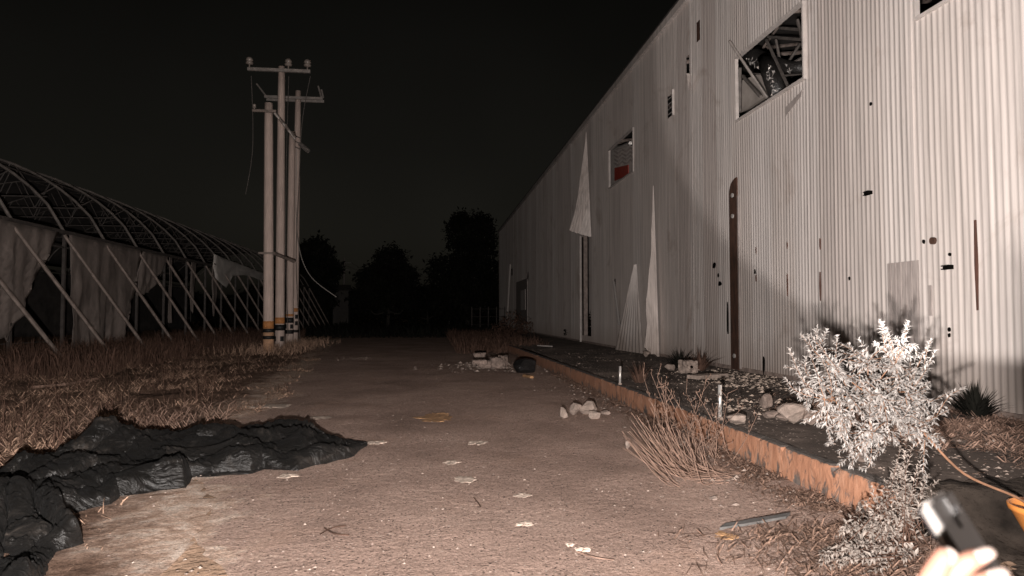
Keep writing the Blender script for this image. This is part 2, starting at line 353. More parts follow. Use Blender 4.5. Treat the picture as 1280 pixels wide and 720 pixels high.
# soil mound before the apron, the hand's shadow painted into its dark colour
grid_sheet('corner_soil', M['darksoil_shade'], spaced(2.75, 9, 120), spaced(.4, 4.75, 110), lambda x, y: .005 + .04*fbm((x*1.6, y*1.6, 2), 4)*min(1, max(0, x-2.75)) + (.31*min(1, max(0, (y-front(x)+.55)/.5))**1.5 if x > 3.46 else 0) - (.04 if x < 2.9 else 0))
grid_sheet('far_field', M['soil'], spaced(-60, 60, 40), spaced(95.5, 220, 30), lambda x, y: .01 + .25*max(0, fbm((x*.05, y*.05, 1))))

# ------------------------------------------------------------------ warehouse
X0, WT, WB = 6.90, 10.18, .30
wh = thing('warehouse', 'long white corrugated metal warehouse with broken windows and torn cladding', 'warehouse', (X0, 33, 0))
WIN = [(11.84, 14.66, 5.98, 7.38), (22.68, 25.88, 6.52, 7.98), (5.9, 8.86, 5.80, 7.2), (29.25, 30.95, .62, 5.15), (16.78, 17.06, 8.72, 9.25), (17.55, 17.78, 8.05, 8.62), (18.78, 19.30, 7.35, 8.0), (14.73, 15.07, .33, 4.60)]
mb = MB(); P_ = .108; cols = []
y = 1.5
while y < 70.4:
    for dy, dx in ((0, 0), (.2, -.003), (.36, -.0095), (.5, -.0125), (.64, -.0095), (.8, -.003)):
        cols.append((y + dy*P_, dx))
    y += P_
idx = {}
def wv(c, z):
    k = (c, round(z, 3))
    if k not in idx:
        yy, dx = cols[c]; idx[k] = len(mb.v)
        wob = .012*math.sin(yy*.9+z*.5) + .010*fbm((yy*.35, z*.3, 6), 2)
        mb.v.append((X0+dx+wob, yy, z))
    return idx[k]
for c in range(len(cols)-1):
    ym = (cols[c][0]+cols[c+1][0])/2; cuts = [(a[2], a[3]) for a in WIN if a[0] <= ym <= a[1]]
    z0 = WB+.02; segs = []
    for a, b in sorted(cuts): segs.append((z0, a)); z0 = b
    segs.append((z0, WT))
    for a, b in segs:
        if b-a < .01: continue
        k = max(1, round((b-a)/2.0))
        for i in range(k):
            za, zb = a+(b-a)*i/k, a+(b-a)*(i+1)/k
            mb.f.append((wv(c, za), wv(c, zb), wv(c+1, zb), wv(c+1, za)))
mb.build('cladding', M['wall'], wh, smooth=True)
# structure round it: plinth, eave, roof, other walls
MB().box((X0+.02, 36, .33), (.09, 69.4, .10)).build('plinth', M['block'], wh)
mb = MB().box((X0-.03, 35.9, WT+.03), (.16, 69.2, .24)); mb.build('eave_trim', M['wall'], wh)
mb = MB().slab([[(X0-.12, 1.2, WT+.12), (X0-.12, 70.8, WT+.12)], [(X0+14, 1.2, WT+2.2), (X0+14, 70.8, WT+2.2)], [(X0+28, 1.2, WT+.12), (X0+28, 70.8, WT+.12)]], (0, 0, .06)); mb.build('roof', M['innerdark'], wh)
mb = MB()
mb.slab([[(X0+28, 1.4, 0), (X0+28, 70.6, 0)], [(X0+28, 1.4, WT+.1), (X0+28, 70.6, WT+.1)]], (.05, 0, 0))
for yy in (1.4, 70.45):
    mb.slab([[(X0+.05, yy, 0), (X0+14, yy, 0), (X0+27.98, yy, 0)], [(X0+.05, yy, WT), (X0+14, yy, WT+2.05), (X0+27.98, yy, WT)]], (0, .05, 0))
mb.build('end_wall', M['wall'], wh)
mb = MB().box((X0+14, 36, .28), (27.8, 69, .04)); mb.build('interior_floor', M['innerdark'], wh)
# inner lining just behind openings that are only skin deep
MB().box((X0+.55, 30.1, 2.9), (.05, 2.6, 4.9)).build('recess_lining', M['greyplate'], wh)
MB().box((X0+.16, 17, 8.8), (.04, 1.2, 1.4)).build('exposed_backing', M['rust'], wh)
MB().box((X0+.25, 19.05, 7.7), (.04, 1.0, 1.0)).build('vent_backing', M['hole'], wh)
mb = MB()
for k in range(4): mb.slab([[(X0-.05, 18.8, 7.40+.15*k), (X0-.05, 19.28, 7.40+.15*k)], [(X0+.07, 18.8, 7.50+.15*k), (X0+.07, 19.28, 7.50+.15*k)]], (0, 0, .02))
mb.box((X0-.02, 18.76, 7.68), (.08, .04, .74)); mb.build('louvre', M['whitemetal'], wh)
def frame(a, t=.04, m='whitemetal'):
    y0, y1, z0, z1 = a; mb = MB()
    mb.box((X0-.02, (y0+y1)/2, z1+t/2), (.09, y1-y0+2*t, t)); mb.box((X0-.02, (y0+y1)/2, z0-t/2), (.09, y1-y0+2*t, t))
    mb.box((X0-.021, y0-t/2, (z0+z1)/2), (.08, t, z1-z0)); mb.box((X0-.021, y1+t/2, (z0+z1)/2), (.08, t, z1-z0))
    return mb.build('window', M[m], wh)
w1 = frame(WIN[0]); w2 = frame(WIN[1]); w3 = frame(WIN[2])
w1['label'] = 'large broken window opening with bent bars and ducts behind'; w2['label'] = 'smaller broken window opening with red panel inside'
# window 1: what hangs inside
def onx(x, y, X): return gx(x, y, X)
mb = MB().tube([onx(926, 72, 7.6), onx(945, 70, 7.7), onx(962, 78, 7.8), onx(985, 84, 7.9), onx(1015, 86, 8.1)], [.17, .18, .17, .14, .13], 12)
mb.tube([onx(956, 74, 7.55), onx(964, 95, 7.5), onx(975, 125, 7.45)], [.17, .19, .19], 12); d1 = mb.build('duct', M['duct'], wh, True)
mb = MB()
for (x, y, X, s) in [(936, 77, 7.42, .10), (941, 78, 7.43, .08), (947, 79, 7.45, .12), (953, 80, 7.48, .09), (963, 83, 7.42, .10), (960, 92, 7.30, .11), (964, 99, 7.29, .12), (966, 107, 7.27, .09), (969, 114, 7.26, .08), (988, 87, 7.72, .09)]:
    p = onx(x, y, X)
    for _ in range(7):
        c0 = p+V((random.gauss(-.02, .015), random.gauss(0, s*.55), random.gauss(0, s*.55))); tri = [c0+V((random.gauss(0, .02), random.gauss(0, s*.28), random.gauss(0, s*.28))) for _k in range(4)]
        mb.add(tri, [(0, 1, 2), (0, 2, 3)])
tag(mb.build('foil_scraps', M['foil'], d1), kind='stuff')
MB().slab([[onx(921, 142, 8.2), onx(975, 124, 8.4)], [onx(928, 100, 8.2), onx(972, 84, 8.4)]], (.05, 0, 0)).build('inner_panel', M['inpanel'], wh)
bars = [((958, 50, 7.9), (985, 108, 7.4), .045), ((970, 50, 8.1), (978, 90, 8.1), .04), ((975, 35, 9), (1010, 38, 9), .05), ((960, 46, 8.8), (1006, 50, 8.8), .05), ((984, 80, 8.2), (1000, 55, 8.6), .04), ((985, 82, 8), (1008, 70, 8.2), .045), ((928, 95, 7.4), (951, 121, 7.35), .05), ((997, 25, 8.6), (1006, 60, 8.6), .05), ((925, 85, 7.5), (925, 140, 7.5), .05), ((940, 92, 8.0), (957, 93, 8.0), .03), ((978, 95, 8.0), (1004, 92, 8), .03)]
for a, b, r in bars: MB().tube([onx(*a), onx(*b)], r*.8, 6).build('roof_bar', M['ghsteel'], wh)
a, b = onx(912, 52, 6.55), onx(959, 122, 7.02)
MB().tube([a, b], .03, 6).build('bent_bar', M['galv'], wh)
# roof trusses across the hall, seen through the openings
for yy in np.arange(6.5, 36, 3.1):
    mb = MB(); mb.tube([(X0+.25, yy, 8.9), (X0+14, yy, 10.6), (X0+27, yy, 8.9)], .06, 5); mb.tube([(X0+.3, yy, WT-.05), (X0+14, yy, WT+2.0)], .06, 5)
    for k in range(7): mb.tube([(X0+.6+2*k, yy, 8.95+.24*k), (X0+1.6+2*k, yy, WT+.05+.29*k)], .035, 5)
    if not any(a[0]-.2 < yy < a[1]+.2 for a in WIN[:4]): mb.box((X0+.22, yy, 5.2), (.18, .2, 9.8))
    mb.build('roof_truss', M['rustpipe'], wh)
# window 2: white ribbed lining and a red board
LX = X0+.40
def quad(a_, X, th=.04): return [[onx(a_[0], a_[3], X), onx(a_[2], a_[3], X)], [onx(a_[0], a_[1], X), onx(a_[2], a_[1], X)]]
mb = MB().slab(quad((762, 182, 797, 236), LX), (.04, 0, 0)); pn = mb.build('lining_board', M['whitemetal'], wh)
mb = MB()
for k in range(4):
    yb = 189+5*k; mb.tube([onx(768+5*j, yb+(4 if j % 2 else 0)-j*1.1, LX-.02) for j in range(6)], .035, 5)
mb.build('zigzag_rib', M['greyplate'], pn)
MB().slab([[onx(768, 226, LX-.05), onx(785, 219, LX-.05)], [onx(768, 210, LX-.05), onx(785, 206, LX-.05)]], (.03, 0, 0)).build('red_board', M['red'], wh)
MB().tube([onx(768, 186, LX-.1), onx(778, 183, LX-.1), onx(788, 179, LX-.1)], .07, 8).build('torn_ceiling_strip', M['foil'], wh)
# window 3
for (a, b) in (((X0+1, 8.8, 5.9), (X0+1.4, 7.0, 7.0)), ((X0+1.2, 8.2, 5.6), (X0+1.0, 7.9, 7.3))): MB().tube([a, b], .05, 6).build('roof_bar', M['rustpipe'], wh)
# rusty column showing through the missing strip, with its bolts
mb = MB(); yy0, yy1 = 14.70, 15.10
pr = [(yy0, .31), (yy1, .31), (yy1, 4.35)] + [(yy1-.36*(1-math.cos(t)), 4.35+.33*math.sin(t)) for t in np.linspace(.2, PI/2, 6)] + [(yy0, 4.68)]
k = len(pr); mb.add([(X0-.042, p, z) for p, z in pr] + [(X0-.012, p, z) for p, z in pr], [tuple(range(k)), tuple(range(2*k-1, k-1, -1))] + [(i, i+k, (i+1) % k+k, (i+1) % k) for i in range(k)])
st = mb.build('rusty_strip', M['rust'], wh)
for z in (4.30, 3.82, .62): MB().tube([(X0-.07, 14.9, z), (X0-.04, 14.9, z)], .05, 8).build('bolt', M['chrome'], st)
MB().box((X0-.045, 14.62, 2.3), (.03, .06, 3.9)).build('cover_strip', M['greyplate'], wh)
MB().tube([(X0-.06, 31.02, .32), (X0-.06, 31.02, 5.2)], .055, 6).build('door_post', M['whitemetal'], wh)
MB().tube([gx(767, 352, 6.75), gx(774, 405, 6.6)], .045, 6).build('loose_rod', M['foil'], wh)
MB().tube([gx(638, 330, 6.85), gx(634, 400, 6.85)], .09, 6).build('downpipe', M['whitemetal'], wh)
MB().box(gx(654, 375, 6.86), (.06, 2.6, 1.5)).build('far_notice_board', M['sheet'], wh)
MB().box(gx(652, 378, 6.88), (.04, 6.5, 3.4)).build('far_door', M['greyplate'], wh)
MB().box(gx(640, 340, 6.86), (.05, .5, .6)).build('hole', M['hole'], wh)
# access patch, brackets, holes, rust streaks
mb = MB()
for k in range(24): mb.slab([[(X0-.036, 8.93+.028*k, 1.0), (X0-.036, 8.93+.028*(k+1), 1.0)], [(X0-.036, 8.93+.028*k, 2.33), (X0-.036, 8.93+.028*(k+1), 2.33)]], (-.006-.006*(k % 4 in (1, 2)), 0, 0))
mb.build('patch_panel', M['greyplate'], wh)
mb = MB().box((X0-.037, 8.72, 1.75), (.02, .06, .42)); mb.build('small_plate', M['greyplate'], wh)
def blob_plate(y, z, ry, rz_, name, m, dx=-.034, n=9):
    mb = MB(); pts = [(y+ry*math.cos(t)*(1+.3*random.uniform(-1, 1)), z+rz_*math.sin(t)*(1+.3*random.uniform(-1, 1))) for t in np.linspace(0, 2*PI, n, endpoint=False)]
    mb.add([(X0+dx, a, b) for a, b in pts] + [(X0+dx+.02, a, b) for a, b in pts], [tuple(range(n)), tuple(range(2*n-1, n-1, -1))] + [(i, i+n, (i+1) % n+n, (i+1) % n) for i in range(n)])
    return mb.build(name, M[m], wh)
for (px, py, ry, r2) in [(1155, 302, .018, .035), (1188, 318, .022, .026), (893, 332, .09, .07), (898, 344, .04, .05), (900, 355, .08, .06), (1089, 130, .022, .03), (1187, 412, .02, .025), (1187, 419, .02, .025), (1139, 366, .02, .05), (1062, 348, .02, .03), (769, 355, .05, .25), (1140, 425, .02, .20), (1136, 442, .02, .03), (944, 340, .02, .05), (955, 455, .03, .2), (660, 345, .2, .3), (910, 400, .03, .35)]:
    p = gx(px, py, X0-.02); blob_plate(p.y, p.z, ry, r2, 'hole', 'hole', -.036 if X0 else 0)
p = gx(1167, 301, X0-.03); mb = MB(); mb.tube([(X0-.06, p.y, p.z), (X0-.02, p.y, p.z)], .05, 12); mb.build('pipe_cap', M['rust'], wh)
for (px, py) in [(1086, 241), (1186, 334)]:
    p = gx(px, py, X0-.05); mb = MB().box((X0-.06, p.y, p.z), (.08, .10, .055)); mb.box((X0-.05, p.y+.08, p.z+.022), (.05, .07, .014)); mb.box((X0-.05, p.y+.08, p.z-.022), (.05, .07, .014)); mb.build('bracket', M['hole'], wh)
for (px, a, b, wd) in [(1219, 275, 388, .028), (1025, 298, 312, .02), (1025, 340, 376, .022), (984, 303, 311, .02), (984, 342, 370, .022), (945, 309, 318, .02), (945, 344, 352, .02), (1048, 438, 452, .018)]:
    p, q = gx(px, a, X0-.03), gx(px, b, X0-.03)
    mb = MB(); zs = np.linspace(p.z, q.z, 7)
    rows = [[(X0-.038, p.y-wd*(1-abs(t-.45)*1.1)/1, z), (X0-.038, p.y+wd*(1-abs(t-.45)*1.1), z)] for t, z in zip(np.linspace(0, 1, 7), zs)]
    mb.slab(rows, (.014, 0, 0)); mb.build('rust_slit', M['rusty'], wh)
MB().slab([[(X0-.036, 11.9, 5.76), (X0-.036, 12.5, 5.62)], [(X0-.036, 11.95, 5.66), (X0-.036, 12.5, 5.45)]], (.012, 0, 0)).build('scorch_mark', M['greyplate'], wh)
# corner joint and seam battens
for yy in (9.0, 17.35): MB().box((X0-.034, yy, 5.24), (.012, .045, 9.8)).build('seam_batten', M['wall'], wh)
# torn, outward-curling sheets that still hang on the wall
def peel(top, rb, lb, n=14, bow=.5, m='sheet', name='peeled_sheet', wave=.018, ribs=7):
    top, rb, lb = V(top), V(rb), V(lb); rows = []
    for i in range(n+1):
        t = i/n; R_ = top.lerp(rb, t); L_ = top.lerp(lb, t**(1+bow)); L_.z = top.z+(lb.z-top.z)*t; L_ += V((.10*fbm((t*3, lb.y, 0), 2), .22*fbm((t*3.5, lb.y, 4), 3), 0))*t
        rw = []
        for j in range(ribs*2+1):
            s = j/(ribs*2); p = R_.lerp(L_, s)
            p.x -= .10*math.sin(PI*s)*t*0.8 + (wave if j % 2 else 0)
            if i == n: p.z += .03*random.uniform(-1, 1)
            rw.append(p)
        rows.append(rw)
    return MB().slab(rows, (.004, .0, 0))
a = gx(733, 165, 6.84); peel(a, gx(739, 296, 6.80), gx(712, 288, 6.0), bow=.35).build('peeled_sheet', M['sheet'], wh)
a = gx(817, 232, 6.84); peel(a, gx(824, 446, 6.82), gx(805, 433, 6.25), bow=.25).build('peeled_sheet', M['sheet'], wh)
MB().slab([[gx(806, 436, 6.86), gx(812, 438, 6.86)], [gx(813, 330, 6.86), gx(816, 330, 6.86)]], (.01, 0, 0)).build('exposed_backing', M['rust'], wh)
p = gx(866, 95, 6.85); MB().slab([[p+V((-.03, .1, .1)), p+V((-.22, -.12, .02))], [p+V((-.02, .12, -.35)), p+V((-.15, -.1, -.4))]], (.006, 0, 0)).build('bent_tab', M['sheet'], wh)
# loose corrugated sheet leaning on the wall
tp, bl, br = gx(793, 331, 6.80), gz(769, 437, .31), gz(803, 442, .31)
rows = []
for i in range(9):
    t = i/8; L_ = tp.lerp(bl, t); R_ = tp.lerp(br, t); nn = 16
    L_ = L_ + (R_-L_)*(-.08*(1-t)); R_ = R_ + V((0, -.22*(1-t), 0))
    rows.append([L_.lerp(R_, j/nn) + V((-.02 if j % 2 else .0, 0, 0)) for j in range(nn+1)])
tag(MB().slab(rows, (.005, 0, 0)).build('cladding_sheet', M['sheet']), 'tapered corrugated metal sheet leaning against the warehouse wall', 'metal sheet')

# ------------------------------------------------------------------ utility poles
def utility_pole(x, y, h, r0, r1, label, bands, lean=(0, 0)):
    t = thing('utility_pole', label, 'utility pole', (x, y, 0), 'concrete utility poles beside the road')
    def c(z): return V((x+lean[0]*z/h, y+lean[1]*z/h, z))
    def rr(z): return r0+(r1-r0)*z/h
    MB().tube([c(z) for z in np.linspace(-.1, h, 9)], [rr(z) for z in np.linspace(0, h, 9)], 14).build('shaft', M['pole'], t, True)
    for a, b, m, e in bands:
        mb = MB().tube([c(a), c(b)], [rr(a)+e, rr(b)+e], 18); mb.build('painted_band', M[m], t, True)
    return t, c
def insulator(t, p, s=1.0):
    p = V(p); MB().lathe(p, [(.03, 0), (.03, .12*s), (.13*s, .13*s), (.15*s, .2*s), (.08*s, .24*s), (.14*s, .27*s), (.12*s, .36*s), (.05*s, .42*s)], 12).build('insulator', M['porcelain'], t, True)
t1, c1 = utility_pole(-6.66, 29.07, 10.35, .215, .17, 'nearest concrete pole with full orange base and two black rings', [(.02, 1.0, 'wornorange', .004), (.84, .99, 'black', .009), (.56, .70, 'black', .009), (1.0, 1.30, 'yellow', .006)], (-.13, 0))
t2, c2 = utility_pole(-6.78, 31.7, 12.85, .215, .15, 'tallest-looking concrete pole with top crossarm and one orange band', [(1.16, 1.44, 'yellow', .006), (.86, 1.12, 'black', .008)], (-.08, 0))
t3, c3 = utility_pole(-7.18, 35.8, 10.95, .20, .16, 'short bare concrete pole squeezed between the two crossarm poles', [(1.48, 1.6, 'yellow', .006), (1.15, 1.42, 'black', .008), (.6, .8, 'black', .008)], (.0, 0))
t4, c4 = utility_pole(-7.32, 37.7, 13.7, .215, .15, 'farthest concrete pole with double crossarm and patchy black bands', [(1.72, 1.92, 'yellow', .006), (.62, .76, 'black', .008)], (.05, 0))
# chequered remnants of black paint on the second, third and fourth poles
for t, c, r, zs in ((t2, c2, .215, (.38,)), (t3, c3, .2, (.86,)), (t4, c4, .213, (1.35, 1.0))):
    for z in zs:
        for k, a in enumerate((-2.55, -.85)):
            mb = MB(); p = c(z); a0 = a
            rows = [[p + V((math.cos(a0+w_)*(r+.004), math.sin(a0+w_)*(r+.004), zz)) for w_ in np.linspace(-.42, .42, 6)] for zz in (0, .22)]
            mb.slab(rows, (0, -.004, 0)); mb.build('paint_patch', M['black'], t)
MB().box((-6.92, 31.5, 12.62), (2.75, .12, .14)).build('crossarm', M['galv'], t2)
for x in (-8.22, -6.52, -5.68): insulator(t2, (x, 31.5, 12.69), 1.15)
for yy in (37.45, 37.95): MB().box((-7.45, yy, 13.25), (3.05, .09, .14)).build('crossarm', M['galv'], t4)
for x, dx in ((-8.9, -.32), (-6.0, .0)): MB().tube([(x, 37.45, 13.3), (x+dx-.18, 37.5, 13.95)], .045, 6).build('arm_bracket', M['galv'], t4)
MB().tube([(-6.0, 37.45, 13.75), (-5.9, 37.5, 13.3)], .05, 6).build('arm_bracket', M['galv'], t4)
MB().box((-6.9, 28.8, 9.95), (.95, .08, .10)).build('crossarm', M['rustpipe'], t1)
MB().tube([(-6.5, 28.85, 9.9), (-6.05, 29.1, 9.35), (-5.75, 29.3, 8.95)], .06, 6).build('switch_arm', M['galv'], t1)
insulator(t1, (-7.3, 28.8, 10.0), .55)
for k in range(3): MB().tube([(-6.35+.25*k, 28.95+.1*k, 9.75-.28*k), (-6.2+.25*k, 28.9, 9.5-.28*k)], .05, 6).build('fuse_holder', M['porcelain'], t1)
MB().box((-6.75, 28.82, 4.08), (.6, .06, .08)).build('strap_band', M['rustpipe'], t1)
MB().tube([(-6.5, 28.95, 4.1), (-5.9, 30.2, 3.85)], .07, 6).build('tie_bracket', M['rustpipe'], t1)
MB().tube([(-7.1, 37.45, 10.75), (-6.6, 37.2, 10.3)], .12, 8).build('lamp_stub', M['galv'], t4)
for z in (11.3, 11.0, 10.7): MB().tube([(-7.6, 37.47, z), (-7.05, 37.47, z-.25)], .03, 5).build('tie_wire', M['wire'], t4)
def sag(pts, n=10):
    pts = [V(p) for p in pts]; out = []
    for i in range(len(pts)-1):
        p0, p1, p2, p3 = pts[max(i-1, 0)], pts[i], pts[i+1], pts[min(i+2, len(pts)-1)]
        for k in range(n):
            t = k/n; out.append(.5*((2*p1)+(p2-p0)*t+(2*p0-5*p1+4*p2-p3)*t*t+(3*p1-p0-3*p2+p3)*t**3))
    return out+[pts[-1]]
def cable(pts, r, m, label): tag(MB().tube(sag(pts), r, 5).build('hanging_cable', M[m]), label, 'cable', 'loose cables hanging from the poles')
cable([gy(314, 95, 31.5), gy(316, 150, 31.4), gy(315, 195, 31.3), gy(307, 243, 31)], .016, 'wire', 'thin loose wire dangling from the left end of the top crossarm')
cable([gy(388, 95, 31.5), gy(378, 150, 31.6), gy(374, 220, 32), gy(370, 330, 33), gy(376, 440, 34)], .014, 'wire', 'thin wire running down from the right end of the top crossarm')
cable([gy(371, 185, 37.4), gy(370, 260, 36), gy(374, 310, 33), gy(388, 345, 31), gy(420, 371, 29)], .017, 'palewire', 'pale loose cable curling out to the right beside the poles')
cable([gy(361, 95, 31.5), gy(358, 200, 31.3), gy(357, 320, 31.2), gy(360, 420, 31.2)], .012, 'wire', 'straight thin wire running down the front of the tall pole')

# ------------------------------------------------------------------ greenhouse
GX, GZ = -13.0, 4.5
gh = thing('greenhouse', 'derelict barrel-roofed greenhouse of steel hoops with torn plastic sheets', 'greenhouse', (-19, 42, 0))
def arch(t): return V((GX-12*t, 0, GZ+3.5*max(0, (1-(2*t-1)**2))**.75))
AY = list(np.arange(16.7, 75, 3.05))
for yy in AY:
    MB().tube([arch(t)+V((0, yy, 0)) for t in np.linspace(0, 1, 22)], .055, 6).build('hoop', M['ghsteel'], gh, True)
    mb = MB(); zc = 6.25; xl = GX-2.2
    mb.tube([(xl, yy, zc), (GX-9.8, yy, zc)], .035, 5)
    for k in range(5):
        x = GX-2.6-1.7*k; t = (GX-x)/12; mb.tube([(x, yy, zc), arch(min(.95, t-.06))+V((0, yy, 0))], .028, 4); mb.tube([(x, yy, zc), arch(t+.07)+V((0, yy, 0))], .028, 4)
    mb.build('roof_truss', M['ghdark'], gh)
    MB().box((GX, yy+.05, 2.2), (.10, .10, 4.5)).build('post', M['ghdark'], gh)
    MB().box((GX-12, yy+.05, 2.2), (.10, .10, 4.5)).build('post', M['ghdark'], gh)
    MB().tube([(GX+.05, yy-.1, GZ-.12), (-10.95, yy+2.45, .0)], .06, 6).build('stay_pole', M['rustpipe'], gh)
for xx in (GX, GX-12): MB().box((xx, 45, GZ-.02), (.16, 60, .14)).build('gutter', M['ghdark'], gh)
for tt in (.2, .35, .5): MB().tube([arch(tt)+V((0, 16, -.06)), arch(tt)+V((0, 74, -.06))], .03, 5).build('purlin', M['ghdark'], gh)
for yy, zz in ((25.2, 3.95), (34.5, 3.6)): MB().tube([(GX, yy-1.5, zz), (GX, yy+1.6, zz)], .035, 5).build('side_rail', M['ghdark'], gh)
def drape(y0, y1, z1, botL, botR, amp=.10, n=26, m=None, label=None, x=GX+.12):
    rows = []
    for i in range(15):
        t = i/14; rw = []
        for j in range(n):
            s = j/(n-1); yt = y0+(y1-y0)*s
            yb = botL[0]+(botR[0]-botL[0])*s; zb = botL[1]+(botR[1]-botL[1])*s
            yy = yt+(yb-yt)*t; zz = z1+(zb-z1)*t
            xx = x + amp*t**.5*(math.sin(yy*9+2*fbm((yy, 0, zz*.3)))*.5 + fbm((yy*1.8, zz*.5, 1), 3)) + .15*t*t*fbm((yy*.6, 4, 0))
            rw.append((xx, yy, zz + (.12*fbm((yy*4, 1, 1)) if i == 14 else 0)))
        rows.append(rw)
    return MB().slab(rows, (.012, 0, 0)).build('plastic_sheet', m or M['plastic'], gh, True)
drape(19.6, 25.3, 4.42, (20.2, .9), (22.6, .75), .16)
drape(25.95, 32.2, 4.42, (26.2, .35), (30.4, .45), .14)
drape(32.2, 35.2, 4.4, (31.6, 2.4), (33.2, 2.6), .1)
drape(35.3, 35.7, 4.4, (35.4, 1.2), (35.6, 1.1), .05, 8)
drape(38.4, 39.2, 4.4, (38.5, 1.8), (38.9, 1.6), .07, 8)
drape(41.9, 43.0, 4.4, (42.0, 1.5), (42.6, 1.6), .07, 8)
rows = []
for i in range(10):
    t = i/9; rw = []
    for j in range(20):
        s = j/19; yy = 42+13*s; top = 5.15-.45*s; bot = 4.05+.25*s-(.75 if s < .24 else 0)*(1-abs(s-.16)*4) - .1*math.sin(s*9)
        rw.append((GX+.16+.10*fbm((yy*.7, t*2, 3))+.12*t, yy, top+(bot-top)*t))
    rows.append(rw)
fl = MB().slab(rows, (.012, 0, 0)).build('plastic_sheet', M['flap'], gh, True); fl['label'] = 'pale torn flap of plastic at the far eave'
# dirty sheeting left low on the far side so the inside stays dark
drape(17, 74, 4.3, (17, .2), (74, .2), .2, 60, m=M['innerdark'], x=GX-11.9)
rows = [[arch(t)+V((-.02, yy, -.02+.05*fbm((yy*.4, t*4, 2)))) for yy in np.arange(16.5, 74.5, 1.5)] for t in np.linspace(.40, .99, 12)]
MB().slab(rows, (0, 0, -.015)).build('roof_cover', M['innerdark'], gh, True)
# irrigation hoses on the verge
tag(MB().tube(sag([gz(-30, 432), gz(60, 427), gz(110, 421), gz(140, 424)]), .045, 6).build('hose', M['galv']), 'pale hose lying straight in the weeds before the greenhouse', 'hose')
tag(MB().tube(sag([gz(200, 424, .3), gz(225, 426, .25), gz(250, 432, .1), gz(275, 439, .03)]), .04, 6).build('hose', M['galv']), 'curved hose end dropping into weeds near the pole bases', 'hose')
tag(MB().tube([gz(40, 484, .05), gz(85, 480, .07), gz(122, 473, .1)], .03, 6).build('stick', M['stem']), 'straight pale stick lying on the dry grass', 'stick')
tag(MB().box(gz(272, 419, .1), (.5, .4, .28)).build('crate', M['inpanel']), 'small pale box sitting in the weeds beyond the hose', 'box')

# ------------------------------------------------------------------ black shade netting heap
poly = [gz(*p) for p in [(458, 556), (432, 553), (400, 553), (384, 551), (372, 541), (350, 538), (320, 543), (285, 541), (262, 541), (235, 548), (205, 550), (168, 556), (130, 556), (100, 566), (88, 578), (55, 582), (24, 592), (-30, 612), (-120, 660), (-140, 760), (30, 760), (62, 718), (66, 688), (104, 678), (80, 660), (62, 645), (140, 632), (150, 620), (190, 616), (235, 607), (240, 598), (318, 592), (330, 588), (372, 592), (418, 580), (440, 574)]]
poly = np.array([(p.x, p.y) for p in poly])
def sdf(px, py, pg):
    d = np.full(px.shape, 1e9); ins = np.zeros(px.shape, bool); n = len(pg)
    for i in range(n):
        ax, ay = pg[i]; bx, by = pg[(i+1) % n]; ex, ey = bx-ax, by-ay
        t = np.clip(((px-ax)*ex+(py-ay)*ey)/(ex*ex+ey*ey+1e-9), 0, 1)
        d = np.minimum(d, (px-ax-t*ex)**2+(py-ay-t*ey)**2)
        c = ((ay > py) != (by > py)) & (px < (bx-ax)*(py-ay)/(by-ay+1e-12)+ax); ins ^= c
    return np.where(ins, np.sqrt(d), -np.sqrt(d))
FE = [(459, 559), (440, 574), (418, 580), (372, 591), (330, 588), (318, 594), (240, 598), (235, 610), (190, 616), (150, 622), (140, 634), (75, 648), (84, 662), (106, 680), (72, 692), (62, 718), (30, 770)]
BE = [(458, 556), (432, 554), (400, 555), (384, 551), (372, 546), (350, 542), (320, 546), (262, 545), (235, 551), (205, 553), (168, 560), (130, 560), (88, 578), (24, 596), (-30, 616), (-120, 664), (-150, 770)]
def resample(pl, m):
    P = np.array([(q.x, q.y) for q in (gz(*p) for p in pl)]); L = np.r_[0, np.cumsum(np.hypot(*np.diff(P, axis=0).T))]
    t = np.linspace(0, L[-1], m); return np.stack([np.interp(t, L, P[:, 0]), np.interp(t, L, P[:, 1])], 1)
NS, NV = 460, 200
FS, BS = resample(FE, NS), resample(BE, NS)
hill = [(gz(132, 574), .50, .25), (gz(215, 572), .5, .06), (gz(275, 562), .35, .13), (gz(345, 560), .4, .14), (gz(385, 562), .22, .10), (gz(55, 604), .35, .20), (gz(150, 605), .4, .08), (gz(300, 580), .5, .05), (gz(10, 650), .5, .14)]
rows = []
